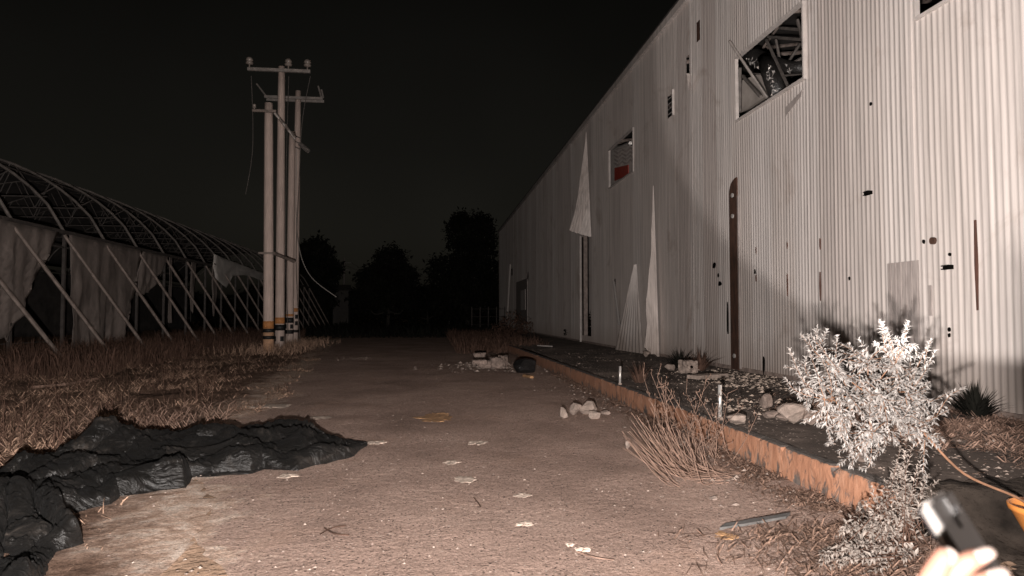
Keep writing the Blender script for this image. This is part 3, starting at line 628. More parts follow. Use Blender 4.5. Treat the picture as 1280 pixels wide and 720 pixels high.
for i in range(NS):
    sx = i/(NS-1); F, B = FS[i], BS[i]; wd_ = float(np.hypot(*(B-F))); along = sx*9.0; rw = []
    nf = 5.0; tip = min(1, i/40)
    for j in range(NV):
        v = j/(NV-1)
        ph = nf*v + .55*fbm((along*.42, v*1.6, 1), 2) + .13*fbm((along*1.3, v*2.5, 5), 2)
        # the folds lap over one another towards the road: a lean makes each one overhang its neighbour
        k = 1.45+.6*fbm((along*.6, v*2, 9), 2)
        vv = v - k/(2*PI*nf)*math.sin(2*PI*ph)*min(1, 6*v*(1-v)+.15)
        H = min(.19, wd_/nf*.6)*(.62+.75*fbm((along*.8, v*2.6, 3), 2))
        ed = min(1, v/.10)*min(1, (1-v)/.10); ed = ed*(2-ed)
        z = .006 + ed*(.018 + max(.02, H)*(.5-.5*math.cos(2*PI*ph))**.7*(.35+.65*tip))
        x = F[0]+(B[0]-F[0])*vv; y = F[1]+(B[1]-F[1])*vv
        for c_, r_, h_ in hill:
            q = ((x-c_.x)**2+(y-c_.y)**2)/(r_*r_)
            if q < 5: z += h_*math.exp(-q*1.6)*ed
        # pulls and crinkles running across the folds
        wr = abs(mn.fractal(V((along*2.6+v*1.5, v*4.5, 2)), .6, 2.1, 4)); z += ed*(.034*(1-min(1, wr*3.2))**2*(.4+.6*tip) + .010*fbm((x*3.2, y*3.2, z*3), 2))
        x += .022*fbm((along*1.8, v*5, 4), 2); y += .034*fbm((along*1.8, v*5, 7), 2) + 0
        rw.append((x, y, max(.004, z)))
    rows.append(rw)
mb = MB(); mb.v = [p for r in rows for p in r]; mb.f = [(i*NV+j, i*NV+j+1, (i+1)*NV+j+1, (i+1)*NV+j) for i in range(NS-1) for j in range(NV-1)]
tp = mb.build('shade_netting', M['tarp'], smooth=True)
tag(tp, 'crumpled black shade netting heaped on the road edge', 'netting')

# ------------------------------------------------------------------ scattered vegetation as loose blades
def blades(name, n, where, hmin, hmax, wdt, m, lean=.9, label=None, kind='stuff'):
    vs = []; fs = []; c = 0; tries = 0
    while c < n and tries < n*12:
        tries += 1; p = where()
        if p is None: continue
        x, y, z, s = p; L = random.uniform(hmin, hmax)*s; a = random.uniform(0, 2*PI); b = a + random.uniform(-.6, .6)
        k = random.random()**1.2*lean if lean < 1.4 else (.3+.7*random.random())*lean; wd = wdt*random.uniform(.6, 1.3); d1 = V((math.cos(a)*k, math.sin(a)*k, math.sqrt(max(.02, 1-min(.98, k*k)))))
        d2 = V((math.cos(b)*min(1, k*1.5), math.sin(b)*min(1, k*1.5), d1.z*.5 - .25*k)); sd = V((-math.sin(a+1), math.cos(a+1), 0))*wd
        p0 = V((x, y, z)); p1 = p0+d1*L*.55; p2 = p1+d2*L*.5; i = len(vs)
        vs += [p0-sd, p0+sd, p1+sd*.8, p1-sd*.8, p2]; fs += [(i, i+1, i+2, i+3), (i+3, i+2, i+4)]; c += 1
    o = MB().add(vs, fs).build(name, M[m], origin=(0, 0, 0)); tag(o, label, None, None, kind); return o
def verge_pt(y0, y1, pw, cl=.0, xmin=-14):
    def g():
        y = y0+(y1-y0)*random.random()**pw; xr = road_left(y)+.15; x = xr-abs(random.gauss(0, 1))*.3 if random.random() < .08 else random.uniform(max(xmin, -.66*y-1.5), xr)
        e = (xr-x)
        if fbm((x*.9, y*.9, 2), 3) + .35*min(1, e/1.5) - .25 < cl*random.random() - .1: return None
        if y < 7.0 and x > -3.2 and random.random() < .93: return None
        if y < 9.6 and x > -5.2 and sdf(np.array([x]), np.array([y]), poly)[0] > -.05: return None
        return x, y, vz(x, y)-.01, 1.0*(.55+.6*min(1, e/2.5))
    return g
blades('dry_grass', 30000, verge_pt(4.5, 26, 1.3, .8), .06, .30, .0055, 'grass', 1.9, 'dry straw-coloured grass matted over the verge')
def behind_pt():
    x = random.gauss(-3.7, .9); y = random.gauss(10.3, .75)
    if x > road_left(y)-.1 or sdf(np.array([x]), np.array([y]), poly)[0] > 0: return None
    return x, y, .03, 1
blades('straw_clumps', 1500, behind_pt, .06, .42, .006, 'stem', 1.7, 'pale ragged straw standing behind the black netting')
blades('tall_dry_grass', 2600, verge_pt(8, 30, 1.1, 1.0), .25, .6, .004, 'weed', .8, 'taller dry grass stalks standing along the verge')
def weed_pt():
    y = random.uniform(17, 48); x = random.uniform(-13.5, -8.2)
    if x > road_left(y)-2.2 or fbm((x*.5, y*.5, 9), 3) < -.15: return None
    return x, y, .02, 1
blades('brown_weeds', 9000, weed_pt, .4, 1.15, .009, 'weed', .6, 'reddish brown weeds growing before the greenhouse')
def pole_pt():
    x = random.gauss(-6.6, .9); y = random.uniform(26.5, 39); return (x, y, .02, 1) if x < -4.9 else None
blades('pole_grass', 1700, pole_pt, .2, .6, .009, 'grass', .9, 'dry grass around the feet of the poles')
def kerb_pt():
    y = 4.4 + 13*random.random()**2.0; wd = .75*(1-.03*y); x = 3.28 - abs(random.gauss(0, .33))*wd
    if fbm((x*1.1, y*.8, 4), 2) < -.28: return None
    return x, y, .02, .75
blades('kerb_litter', 7500, kerb_pt, .03, .15, .006, 'litter', 1.9, 'dry grass and leaf litter along the kerb foot')
def plat_pt():
    x = random.gauss(6.0, .75); y = random.gauss(6.9, 1.2)
    return (x, y, .305, .8) if x < 6.85 and x > 4.2 and y > 4.6 and fbm((x*1.2, y*1.2, 3), 3) > -.12 else None
blades('straw_heap', 9000, plat_pt, .05, .22, .007, 'stem', 1.95, 'flattened pale straw at the wall foot behind the shrub')
def corner_pt():
    x = random.gauss(2.75, .42); y = random.uniform(2.8, 4.7)
    if x > 3.3: return None
    return x, y, .03+max(0, (x-2.8)*.06), 1
blades('corner_weeds', 3600, corner_pt, .04, .17, .006, 'litter', 1.8, 'dry weeds and litter around the pot and kerb end')
def far_pt():
    x = random.uniform(1.0, 4.6); y = random.uniform(27, 46); return (x, y, .0, 1) if fbm((x*.6, y*.4, 4)) > -.2 else None
blades('far_weeds', 4200, far_pt, .3, 1.0, .012, 'weed', .6, 'dark weeds growing past the far end of the kerb')

def pebbles(name, n, where, smin, smax, m, label):
    vs = []; fs = []
    for _ in range(n):
        p = where()
        if p is None: continue
        s = smin+(smax-smin)*random.random()**3; a = random.uniform(0, PI); i = len(vs); c, d = math.cos(a), math.sin(a); e = random.uniform(.5, 1.1)
        for (u_, v_, z_) in ((1, 0, .2), (.2, .8, .25), (-1, .1, .2), (-.1, -.9, .15)): vs.append((p[0]+s*(u_*c-v_*d*e), p[1]+s*(u_*d+v_*c*e), p[2]+s*z_))
        vs.append((p[0]+s*.1, p[1], p[2]+s*random.uniform(.5, .9)))
        fs += [(i, i+1, i+4), (i+1, i+2, i+4), (i+2, i+3, i+4), (i+3, i, i+4)]
    tag(MB().add(vs, fs).build(name, M[m], origin=(0, 0, 0)), label, None, None, 'stuff')
def road_pt():
    y = 3.2+24*random.random()**1.8; x = random.uniform(road_left(y)-.6, 3.2); return x, y, .014
pebbles('gravel', 4600, road_pt, .003, .017, 'pebble', 'pale grit scattered over the worn road')
pebbles('dark_gravel', 3000, road_pt, .003, .013, 'darkrock', 'dark grit scattered over the worn road')
def rub_pt():
    y = 5+18*random.random()**1.3; x = 3.2-abs(random.gauss(0, .35)); return x, y, .02
pebbles('rubble', 420, rub_pt, .01, .04, 'rock', 'small stone rubble along the kerb foot')
def plt_pt():
    y = 4.8+20*random.random()**1.8; x = random.uniform(3.5, 6.8)
    if fbm((x*.8, y*.8, 1), 3) < -.05: return None
    return x, y, .305
pebbles('apron_debris', 2600, plt_pt, .006, .035, 'rock', 'pale chips strewn over the dark apron')
def flake_pt():
    c = random.choice([(5.7, 12.2, .55, 1.2), (5.6, 12.4, .5, 1.0), (4.5, 8.7, .45, .5), (6.3, 13.0, .3, .8)])
    return random.gauss(c[0], c[2]), random.gauss(c[1], c[3]), .306
pebbles('plaster_debris', 900, flake_pt, .012, .06, 'mortar', 'broken white plaster flakes lying on the apron')
pebbles('block_rubble', 320, lambda: (random.gauss(1.75, .8), random.gauss(20, .9), .02), .02, .10, 'rock', 'broken chips around the concrete blocks')
pebbles('glass_grit', 160, lambda: (random.gauss(-2.6, .55), random.gauss(24.5, .5), .02), .012, .035, 'pebble', 'bright grit strewn across the far road')

# ------------------------------------------------------------------ rocks, blocks, splats
def rock(p, s, m, label, squash=(1, 1, .75), group=None, name='rock', seed=0):
    import bmesh
    bm = bmesh.new(); bmesh.ops.create_icosphere(bm, subdivisions=3, radius=1)
    R3 = Matrix.Rotation(seed*1.7, 3, 'Z')
    planes = []
    rr = random.Random(seed+100)
    for _ in range(13):
        d = V((rr.gauss(0, 1), rr.gauss(0, 1), rr.gauss(0, 1))).normalized(); planes.append((d, rr.uniform(.45, .8)))
    for v in bm.verts:
        for d, k in planes:
            q = v.co.dot(d)
            if q > k: v.co -= d*(q-k)
        v.co += v.normal*.05*fbm((v.co.x*2.5+seed, v.co.y*2.5, v.co.z*2.5), 3)
        v.co = R3 @ V((v.co.x*squash[0]*s, v.co.y*squash[1]*s, v.co.z*squash[2]*s))
    z0 = min(v.co.z for v in bm.verts)
    for v in bm.verts: v.co.z -= z0 + .06*s
    me = bpy.data.meshes.new(name); bm.to_mesh(me); bm.free(); me.materials.append(M[m])
    o = bpy.data.objects.new(name, me); COL.objects.link(o); o.location = p; ORG[o.name] = V(p)
    return tag(o, label, 'rock', group)
RG = 'loose rocks by the kerb'
for i, (px, py, s, m, lab, sq) in enumerate([
    (704, 523, .10, 'rock', 'small upright pale rock, outermost of the cluster on the road', (.8, .8, 1.05)),
    (719, 519, .125, 'rock', 'pale pointed rock second in the cluster on the road', (.9, .9, .95)),
    (736, 518, .15, 'rock', 'widest pale rock at the back of the road cluster', (1.1, .9, .75)),
    (742, 524, .125, 'rock', 'flat-topped pale rock at the front of the road cluster', (1.1, .9, .7)),
    (757, 519, .085, 'darkrock', 'brown small rock closest to the kerb in the road cluster', (1.1, 1, .7)),
    (784, 561, .055, 'rock', 'tiny white stone lying left of the dry weed', (.8, .7, 1.1)),
    (892, 625, .04, 'rock', 'little pale pebble alone on the road near the plank', (1.2, 1, .6))]):
    rock(gz(px, py, .012), s, m, lab, sq, RG, seed=i)
for i, (px, py, s, m, lab, sq) in enumerate([
    (922, 530, .13, 'rock', 'pale smooth stone on the apron right of the shiny pipe', (1.2, 1, .8)),
    (957, 511, .13, 'darkrock', 'jagged brown rock farther back on the apron near plaster flakes', (1.1, .9, .9)),
    (991, 529, .17, 'rock', 'large pale rock on the apron beside the silver shrub', (1.25, 1, .75)),
    (1012, 530, .14, 'darkrock', 'brown rock half hidden by the silver shrub leaves', (1.2, 1, .8)),
    (963, 522, .09, 'darkrock', 'flat dark rock between two bigger apron rocks', (1.5, 1, .6)),
    (976, 525, .08, 'darkrock', 'small reddish rock touching the large apron rock', (1.4, 1, .6)),
    (838, 463, .12, 'rock', 'small pale lump on the apron left of the square block', (1.2, 1, .8)),
    (808, 446, .13, 'rock', 'pale stone below the torn hanging sheet', (1.1, 1, .8)),
    (1072, 577, .12, 'darkrock', 'brown stone on the kerb edge behind the silver shrub', (1.4, 1, .7))]):
    rock(gz(px, py, .31), s, m, lab, sq, 'rocks on the apron', seed=i+20)
def block(p, size, rz_, label, m='block'):
    import bmesh
    bm = bmesh.new(); bmesh.ops.create_cube(bm, size=1)
    for v in bm.verts: v.co = V((v.co.x*size[0], v.co.y*size[1], (v.co.z+.5)*size[2]))
    bmesh.ops.bevel(bm, geom=bm.edges[:], offset=.012, segments=2, affect='EDGES')
    bmesh.ops.subdivide_edges(bm, edges=[e for e in bm.edges if e.calc_length() > .08], cuts=4, use_grid_fill=True)
    for v in bm.verts: v.co += V((1, 1, .6))*.05*fbm((v.co.x*6+p[0]*3, v.co.y*6, v.co.z*6), 4)
    me = bpy.data.meshes.new('concrete_block'); bm.to_mesh(me); bm.free(); me.materials.append(M[m])
    o = bpy.data.objects.new('concrete_block', me); COL.objects.link(o); o.location = p; o.rotation_euler.z = rz_; ORG[o.name] = V(p)
    return tag(o, label, 'concrete block', 'broken concrete blocks on the road')
q = gz(608, 458)
block(gz(620, 460, .01), (.34, .24, .30), .2, 'upright concrete block at the right end of the far pile')
block(gz(606, 460, .01), (.38, .24, .22), -.1, 'longer concrete block in the middle of the far pile')
block(gz(599, 455, .01), (.32, .24, .34), .1, 'tall concrete block at the back of the far pile')
block(gz(599, 455, .35), (.36, .2, .10), .15, 'broken slab lying on the tall block in the far pile')
block(gz(629, 457, .01), (.26, .2, .3), .9, 'small tilted block fragment beside the far pile')
o = block(gz(860, 466, .31), (.3, .3, .27), .35, 'square pale block with a dark hole on the apron by the wall', 'rock')
tag(MB().tube([o.location+V((.0, -.22, .14)), o.location+V((.02, -.15, .14))], .03, 8).build('drill_hole', M['hole'], None), None)
bpy.data.objects['drill_hole'].parent = o; bpy.data.objects['drill_hole'].matrix_parent_inverse = Matrix.Rotation(-.35, 4, 'Z') @ Matrix.Translation(-o.location)
tag(MB().box(gz(885, 470, .36), (.9, .28, .07), Matrix.Rotation(.5, 3, 'Z')).build('concrete_slab', M['rock']), 'thin pale slab lying beside the square block', 'slab')
def splat(px, py, rx, ry, m, label, seed, th=.006):
    c = gz(px, py); n = 30; mb = MB()
    def ring(k, z): return [(c.x+rx*k*(1+.6*fbm((math.cos(t)*2.3+seed, math.sin(t)*1.6, k), 4))*math.cos(t), c.y+ry*k*(1+.6*fbm((math.cos(t)*2.3+seed, math.sin(t)*1.6, k), 4))*math.sin(t), .018+z+.006*fbm((t*3, seed, k), 2)) for t in np.linspace(0, 2*PI, n, endpoint=False)]
    vs = ring(1, -.012)+ring(.85, th*.6)+ring(.5, th)+ring(.2, th*.7); mb.add(vs, [(j*n+i, j*n+(i+1) % n, (j+1)*n+(i+1) % n, (j+1)*n+i) for j in range(3) for i in range(n)]+[tuple(range(3*n, 4*n))])
    tag(mb.build('mortar_splat', M[m]), label, 'mortar splat', 'pale splats stuck on the road')
for i, a in enumerate([
    (544, 524, .26, .42, 'ochre', 'largest ochre clay splat in the middle of the road'),
    (579, 602, .11, .12, 'mortar', 'whitest round splat near the road centre'),
    (597, 555, .13, .13, 'mortar', 'pinkish oval splat beyond the white round one'),
    (563, 580, .09, .10, 'mortar', 'faint small splat between the ochre and white ones'),
    (653, 622, .08, .09, 'mortar', 'oval pale splat right of the white round one'),
    (655, 658, .07, .06, 'mortar', 'powdery nearest splat on the right of the road'),
    (337, 509, .30, .28, 'mortar', 'broad pale splat on the left road edge past the netting'),
    (398, 524, .16, .2, 'mortar', 'pale splat in the road left of the ochre one'),
    (469, 555, .12, .12, 'mortar', 'small splat just off the netting tip'),
    (384, 551, .2, .2, 'ochre', 'ochre patch directly behind the netting tip'),
    (360, 597, .10, .08, 'mortar', 'thin pale flake in front of the netting edge'),
    (730, 690, .05, .04, 'mortar', 'small white chip on the nearest part of the road'),
    (712, 684, .03, .03, 'mortar', 'tiny white chip beside the bigger near chip'),
    (905, 674, .12, .10, 'ochre', 'brown clay splat near the grey plank'),
    (550, 519, .15, .2, 'ochre', 'small ochre crumb patch at the rear of the big one')]): splat(*a, seed=i*3.1)
p_, q_ = gz(903, 660, .03), gz(985, 646, .05); e_ = V((.045, .05, 0)); rows = [[p_.lerp(q_, t)-e_*(1-.25*abs(t-.5)+.2*fbm((t*6, 1, 0))), p_.lerp(q_, t)+e_*(1+.25*fbm((t*6, 4, 0)))] for t in np.linspace(0, 1, 9)]
tag(MB().slab(rows, (0, 0, .018)).build('plank', M['plank']), 'weathered grey plank lying by the kerb litter', 'plank')
for lab, pts in (('forked dry twig lying on the near left of the road', [(400, 668), (415, 660), (432, 657)]), ('thin bent twig under the forked twig', [(405, 660), (418, 667), (436, 669)]), ('little crossed twig lying right of the road centre', [(592, 622), (597, 628), (601, 634)]), ('pale straight straw near the bottom right of the road', [(722, 690), (745, 697), (768, 700)])):
    tag(MB().tube(sag([gz(x, y, .03) for x, y in pts], 4), .004, 5).build('twig', M['weed' if 'pale' not in lab else 'stem']), lab, 'twig', 'twigs dropped on the road')
# bag
mbp = gz(656, 466, .0); o = rock(mbp, .42, 'bag', 'black rubbish bag slumped against the orange kerb', (1.25, .9, .6), None, 'rubbish_bag', 41); o['category'] = 'bag'
tag(MB().tube([gz(655, 470, .03), gz(665, 472, .03)], .05, 6).build('stick', M['ochre']), 'short ochre stick in front of the black bag', 'stick')
# pipes
for (px, py, zt, r, lab) in ((900, 524, .41, .024, 'shiny upright pipe stub standing on the apron edge'), (775, 481, .33, .022, 'smaller shiny pipe stub farther along the kerb')):
    b = gz(px, py, .30); t = thing('pipe_stub', lab, 'pipe', (b.x, b.y, .3), 'pipe stubs on the apron')
    MB().tube([(b.x, b.y, .29), (b.x+.004, b.y, .3+zt)], r, 14).build('pipe', M['chrome'], t, True)
    for z in (.04, zt*.68): MB().tube([(b.x, b.y, .3+z), (b.x, b.y, .318+z)], r+.003, 14).build('collar', M['galv'], t)
    MB().tube([(b.x, b.y, .292), (b.x, b.y, .33)], r+.012, 10).build('footing', M['rock'], t)
tag(MB().tube([gz(672, 432, .32), gz(690, 433, .32)], .03, 6).build('white_bar', M['whitemetal']), 'short white bar lying on the far apron', 'bar')
for lab, a, h in (('leftmost short marker stake in the far weeds', (561, 409), .8), ('middle short marker stake in the far weeds', (573, 408), .35), ('rightmost short marker stake near the warehouse corner', (600, 408), .35)):
    p = gz(*a); tag(MB().tube([p, p+V((.02, 0, h))], .05, 6).build('stake', M['galv']), lab, 'stake', 'stakes in the far weeds')
def scrub_pt():
    x = random.uniform(-16, 6.2); y = random.uniform(46, 80)
    return (x, y, .0, .6+.8*abs(fbm((x*.3, y*.2, 2)))) if fbm((x*.25, y*.15, 8)) > -.12-(y-46)*.02 else None
blades('far_scrub', 9000, scrub_pt, .3, 1.3, .03, 'leafdark', .9, 'low dark scrub closing the far end of the road')
fen = thing('fence', 'thin post fence beside the far warehouse corner', 'fence', (5.0, 62, 0))
for k in range(5): MB().tube([(3.6+.75*k, 62, 0), (3.6+.75*k, 62, 2.3)], .05, 6).build('post', M['ghdark'], fen)
for z in (.7, 1.4, 2.1): MB().tube([(3.5, 62, z), (6.7, 62, z)], .018, 5).build('wire_strand', M['ghdark'], fen)

# ------------------------------------------------------------------ leafy plants
def leaf(vs, fs, p, d, L, wd, fold=.3, curl=.25):
    d = d.normalized(); s = d.cross(V((random.gauss(0, .35), random.gauss(0, .35), 1)))
    if s.length < .05: s = V((1, 0, 0))
    s.normalize(); n = s.cross(d).normalized(); i = len(vs)
    c = -n*L*curl
    vs += [p, p+d*L*.45+s*wd+n*wd*fold, p+d*L*.5+c*.25, p+d*L*.45-s*wd+n*wd*fold, p+d*L+c]
    fs += [(i, i+1, i+2), (i, i+2, i+3), (i+1, i+4, i+2), (i+2, i+4, i+3)]
def shrub(name, label, base, nodes_, tips, L, wd, mleaf, mstem, leaf_len=.3, step=.016, rad=.006, group=None, cat='shrub', curl=.25):
    t = thing(name, label, cat, base, group); sb = MB(); vs, fs = [], []
    for path, r0, r1 in nodes_: sb.tube(sag(path, 6), [r0+(r1-r0)*k/((len(path)-1)*6) for k in range((len(path)-1)*6+1)], 7)
    for (o, tip) in tips:
        o, tip = V(o), V(tip); mid = o.lerp(tip, .5)+V((random.gauss(0, .03), random.gauss(0, .03), random.gauss(.0, .03)))
        pts = sag([o, mid, tip], 6); sb.tube(pts, [rad*(1-.75*k/(len(pts)-1)) for k in range(len(pts))], 5)
        ln = (tip-o).length; d = (tip-mid).normalized(); start = max(.05, 1-leaf_len/max(ln, .01)); k = 0; s = start
        while s < 1.0:
            f_ = s*(len(pts)-1); a = int(min(f_, len(pts)-2)); p = pts[a].lerp(pts[a+1], f_-a)
            e = (s-start)/(1-start+1e-6); sz = L*(1.05-.55*e)*random.uniform(.7, 1.2); ang = k*2.4+random.uniform(-.4, .4)
            a1 = d.cross(V((.3, .2, 1))).normalized(); a2 = d.cross(a1)
            out = (a1*math.cos(ang)+a2*math.sin(ang))
            leaf(vs, fs, p, out+d*random.uniform(.25, .9)*(1+e), sz, wd*sz/L*random.uniform(.7, 1.3), .35, curl+random.gauss(0, .15))
            if e > .75: leaf(vs, fs, p, -out*.7+d*1.1, sz*.6, wd*.6, .35, 0)
            k += 1; s += step/max(ln, .02)*random.uniform(.8, 1.3)
    sb.build('stem', M[mstem], t, True); MB().add(vs, fs).build('foliage', M[mleaf], t)
    return t
# big silver shrub growing out of the orange pot
PX, PY = 3.98, 4.02
j0 = V((PX-.22, PY-.02, .36)); j1 = gy(1205, 592, 4.0); j2 = gy(1150, 537, 4.02)
mainp = [V((PX-.08, PY, .17)), j0, j1, j2, gy(1118, 515, 4.05)]
hub = [gy(1150, 537, 4.02), gy(1130, 523, 4.02), gy(1108, 510, 4.05), gy(1085, 500, 4.08), gy(1060, 495, 4.05)]
tips = []; sub = []
hubs2 = [gy(1040, 460, 4.0), gy(1085, 450, 4.1), gy(1120, 450, 3.95), gy(1050, 520, 4.0), gy(1090, 545, 4.0), gy(1010, 480, 4.1), gy(1140, 490, 4.1), gy(1030, 500, 3.85), gy(1100, 490, 3.8)]
for hb in hubs2: sub.append(([random.choice(hub[1:4]), hub[3].lerp(hb, .5)+V((0, 0, .02)), hb], .004, .003))
outl = [(1022, 412), (1043, 415), (1002, 418), (990, 440), (1000, 462), (985, 478), (1062, 432), (1085, 436), (1098, 404), (1112, 408), (1130, 403), (1118, 425), (1140, 432), (1150, 445), (1163, 424), (1165, 450), (1160, 478), (1172, 505), (1168, 520), (1150, 510), (1010, 510), (1020, 530), (1035, 548), (1048, 560), (1060, 582), (1075, 585), (1085, 578), (1100, 560), (1118, 548), (1135, 530), (1030, 440), (1072, 455), (1050, 450), (1075, 480), (1105, 455), (1128, 470), (1020, 475), (1045, 500), (1095, 500), (1070, 530), (1120, 505), (1010, 445), (1090, 470), (1140, 460), (1055, 475), (1030, 515), (1110, 530), (1085, 520), (1040, 480), (1005, 495), (1060, 555), (1078, 560)]
for (x, y) in outl*2 + [(random.gauss(1075, 48), random.gauss(487, 42)) for _ in range(55)]:
    Yp = 4.02+random.gauss(0, .17); tp_ = gy(x+random.gauss(0, 5), y+random.gauss(0, 5), Yp)
    o_ = min(hubs2, key=lambda q_: (q_-tp_).length+random.uniform(0, .12)); 
    tips.append((o_.lerp(hub[2], random.uniform(0, .2)), tp_))
for _ in range(75):
    o_ = random.choice(hub[1:])+V((random.gauss(0, .05), random.gauss(0, .06), random.gauss(.0, .05))); dd = V((random.gauss(0, .8), random.gauss(-.5, .6), random.gauss(.1, .7))).normalized()
    tips.append((o_, o_+dd*random.uniform(.14, .26)))
shrub('silver_shrub', 'pale silver-leaved shrub leaning out of the orange pot', (PX-.08, PY, .17), [(mainp, .009, .0075), (hub, .007, .005)]+sub, tips, .053, .0088, 'leafgrey', 'twig', .30, .0080, .0022)
# lower dusty shrub hugging the kerb end
tips = []; base = gz(1120, 690, .05); base.y = 4.0
path = [(1160, 600), (1140, 560), (1125, 590), (1110, 610), (1090, 625), (1075, 650), (1060, 672), (1050, 690), (1085, 690), (1110, 665), (1130, 640), (1100, 700), (1070, 710), (1040, 700), (1120, 610), (1145, 620), (1105, 640), (1135, 690), (1030, 690), (1120, 575)]
for (x, y) in path*5:
    tips.append((base+V((random.gauss(-.06, .14), random.gauss(0, .1), random.uniform(0, .14))), gy(x+random.gauss(0, 9), y+random.gauss(0, 8), 3.95+random.gauss(0, .12))))
shrub('dusty_shrub', 'low dusty grey-leaved shrub beside the kerb end', base, [([base, base+V((0, 0, .12)), base+V((.03, 0, .25))], .01, .006)], tips, .05, .009, 'leafmid', 'weed', .25, .012, .003)
# terracotta-orange pot
pt = thing('plant_pot', 'bright orange tapered pot at the right edge of the picture', 'pot', (PX, PY, .04))
MB().lathe((PX, PY, .04), [(.10, 0), (.115, .02), (.225, .235), (.235, .24), (.24, .275), (.225, .275), (.215, .24), (.20, .20)], 36).build('pot_body', M['pot'], pt, True)
MB().lathe((PX, PY, .235), [(.205, 0), (.18, .012), (.1, .02), (.02, .022)], 24).build('potting_soil', M['darksoil_shade'], pt, True)
# dry broom-like weed drooping off the kerb
t = thing('dry_weed', 'tall dead weed with drooping pale stems against the orange kerb', 'dead plant', (2.95, 7.15, 0)); mb = MB(); hd = MB()
for k in range(85):
    r0 = gz(895+random.gauss(0, 14), 592+random.gauss(0, 5), .02) ; r0.x = min(r0.x, 3.2)
    tx = random.uniform(776, 880); tyy = 520 + (tx-776)*.35*random.uniform(.2, 1.2) + random.uniform(-8, 40)
    e = gy(tx, tyy, r0.y+random.uniform(-.4, .5)); e.z = max(.06, e.z)
    m_ = r0.lerp(e, .55)+V((0, 0, -random.uniform(.1, .4))); m_.z = max(.02, m_.z)
    mb.tube(sag([r0, m_, e], 7), [.0055*(1-.6*i/14) for i in range(15)], 5)
for k in range(40):
    r0 = V((random.gauss(2.92, .18), random.gauss(7.25, .28), 0)); r0.x = min(r0.x, 3.22)
    hh = random.uniform(.2, .95)**1.5; e = r0+V((random.gauss(-.08, .2), random.gauss(0, .22), hh)); m_ = r0.lerp(e, .5)+V((random.gauss(0, .05), random.gauss(0, .05), 0))
    pts = sag([r0, m_, e], 5); mb.tube(pts, [.005*(1-.65*i/10) for i in range(11)], 4)
    for j in range(7):
        p = pts[random.randint(4, 10)]; q_ = p+V((random.gauss(0, .05), random.gauss(0, .05), abs(random.gauss(.04, .04)))); mb.tube([p, q_], [.003, .0015], 4)
        hd.tube([q_, q_+V((0, 0, .022))], [.006, .003], 4)
mb.build('stalk', M['stem'], t); tag(hd.build('seed_heads', M['litter'], t), kind='stuff')
# other small wild plants
def tuft(name, label, c, r, h, n, m, cat='plant', lean=.8):
    t = thing(name, label, cat, c); vs, fs = [], []
    for _ in range(n):
        a = random.uniform(0, 2*PI); k = random.random(); b = V(c)+V((math.cos(a)*r*.3*k, math.sin(a)*r*.3*k, 0))
        L = h*random.uniform(.5, 1.1); d = V((math.cos(a)*k*lean, math.sin(a)*k*lean, 1)).normalized(); s = V((-math.sin(a), math.cos(a), 0))*h*.022; i = len(vs)
        p1 = b+d*L*.55; p2 = p1+(d+V((math.cos(a)*k*.7, math.sin(a)*k*.7, -.35*k)))*L*.5
        vs += [b-s, b+s, p1+s, p1-s, p2]; fs += [(i, i+1, i+2, i+3), (i+3, i+2, i+4)]
    MB().add(vs, fs).build('blades', M[m], t); return t
tuft('grass_tuft', 'dark grass tuft at the wall foot behind the silver shrub', gz(1220, 520, .30), .5, .42, 260, 'leafdark', 'grass tuft', 1.6)
tuft('grass_tuft', 'thin grass tuft on the apron beside the smaller pipe stub', gz(800, 478, .3), .4, .45, 60, 'weed', 'grass tuft', .9)
tuft('grass_tuft', 'small dark weed behind the square apron block', gz(850, 460, .3), .4, .5, 90, 'leafdark', 'grass tuft', 1.3)
tuft('grass_tuft', 'brown sprig on the apron left of the rusty strip', gz(875, 463, .3), .4, .55, 90, 'weed', 'grass tuft', 1.3)
def bush(name, label, c, lobes, n, sz, m='leafdark', mst='bark', cat='bush', group=None, trunk=None):
    t = thing(name, label, cat, c, group); vs, fs = [], []
    c = V(c); tb = MB()
    tot = sum(l[3]**2 for l in lobes)
    for (ox, oy, oz, r) in lobes:
        lc = c+V((ox, oy, oz))
        if trunk: tb.tube(sag([c+V((0, 0, trunk[1]*.5)), c.lerp(lc, .6)+V((0, 0, -r*.2)), lc], 4), [trunk[0]*.5*(1-.8*k/8) for k in range(9)], 6)
        for _ in range(int(n*r*r/tot)):
            d = V((random.gauss(0, 1), random.gauss(0, 1), random.gauss(0, 1))).normalized(); rad = r*random.uniform(.35, 1.0)**.5*(1+.35*fbm(d*1.9+lc, 3))
            p = lc+d*rad*1.0; p.z = max(.05, p.z)
            for _k in range(2):
                leaf(vs, fs, p+V((random.gauss(0, sz*.5), random.gauss(0, sz*.5), random.gauss(0, sz*.5))), V((random.gauss(0, 1), random.gauss(0, 1), random.gauss(.1, .8))), sz*random.uniform(.7, 1.6), sz*.32, .2, .15)
    if trunk: tb.tube([c+V((0, 0, -.1)), c+V((.1, 0, trunk[1]*.5)), c+V((0, .1, trunk[1]))], [trunk[0], trunk[0]*.75, trunk[0]*.5], 9)
    else:
        for (ox, oy, oz, r) in lobes: tb.tube([c, c+V((ox, oy, oz))], [.03, .012], 5)
    tb.build('trunk' if trunk else 'stem', M[mst], t, True); MB().add(vs, fs).build('crown' if trunk else 'foliage', M[m], t)
    return t
bush('leafy_bush', 'small black-green bush at the wall under the dark door gap', gz(726, 424, .3), [(0, 0, .45, .45), (-.45, 0, .3, .35), (.25, .2, .75, .3)], 500, .16)
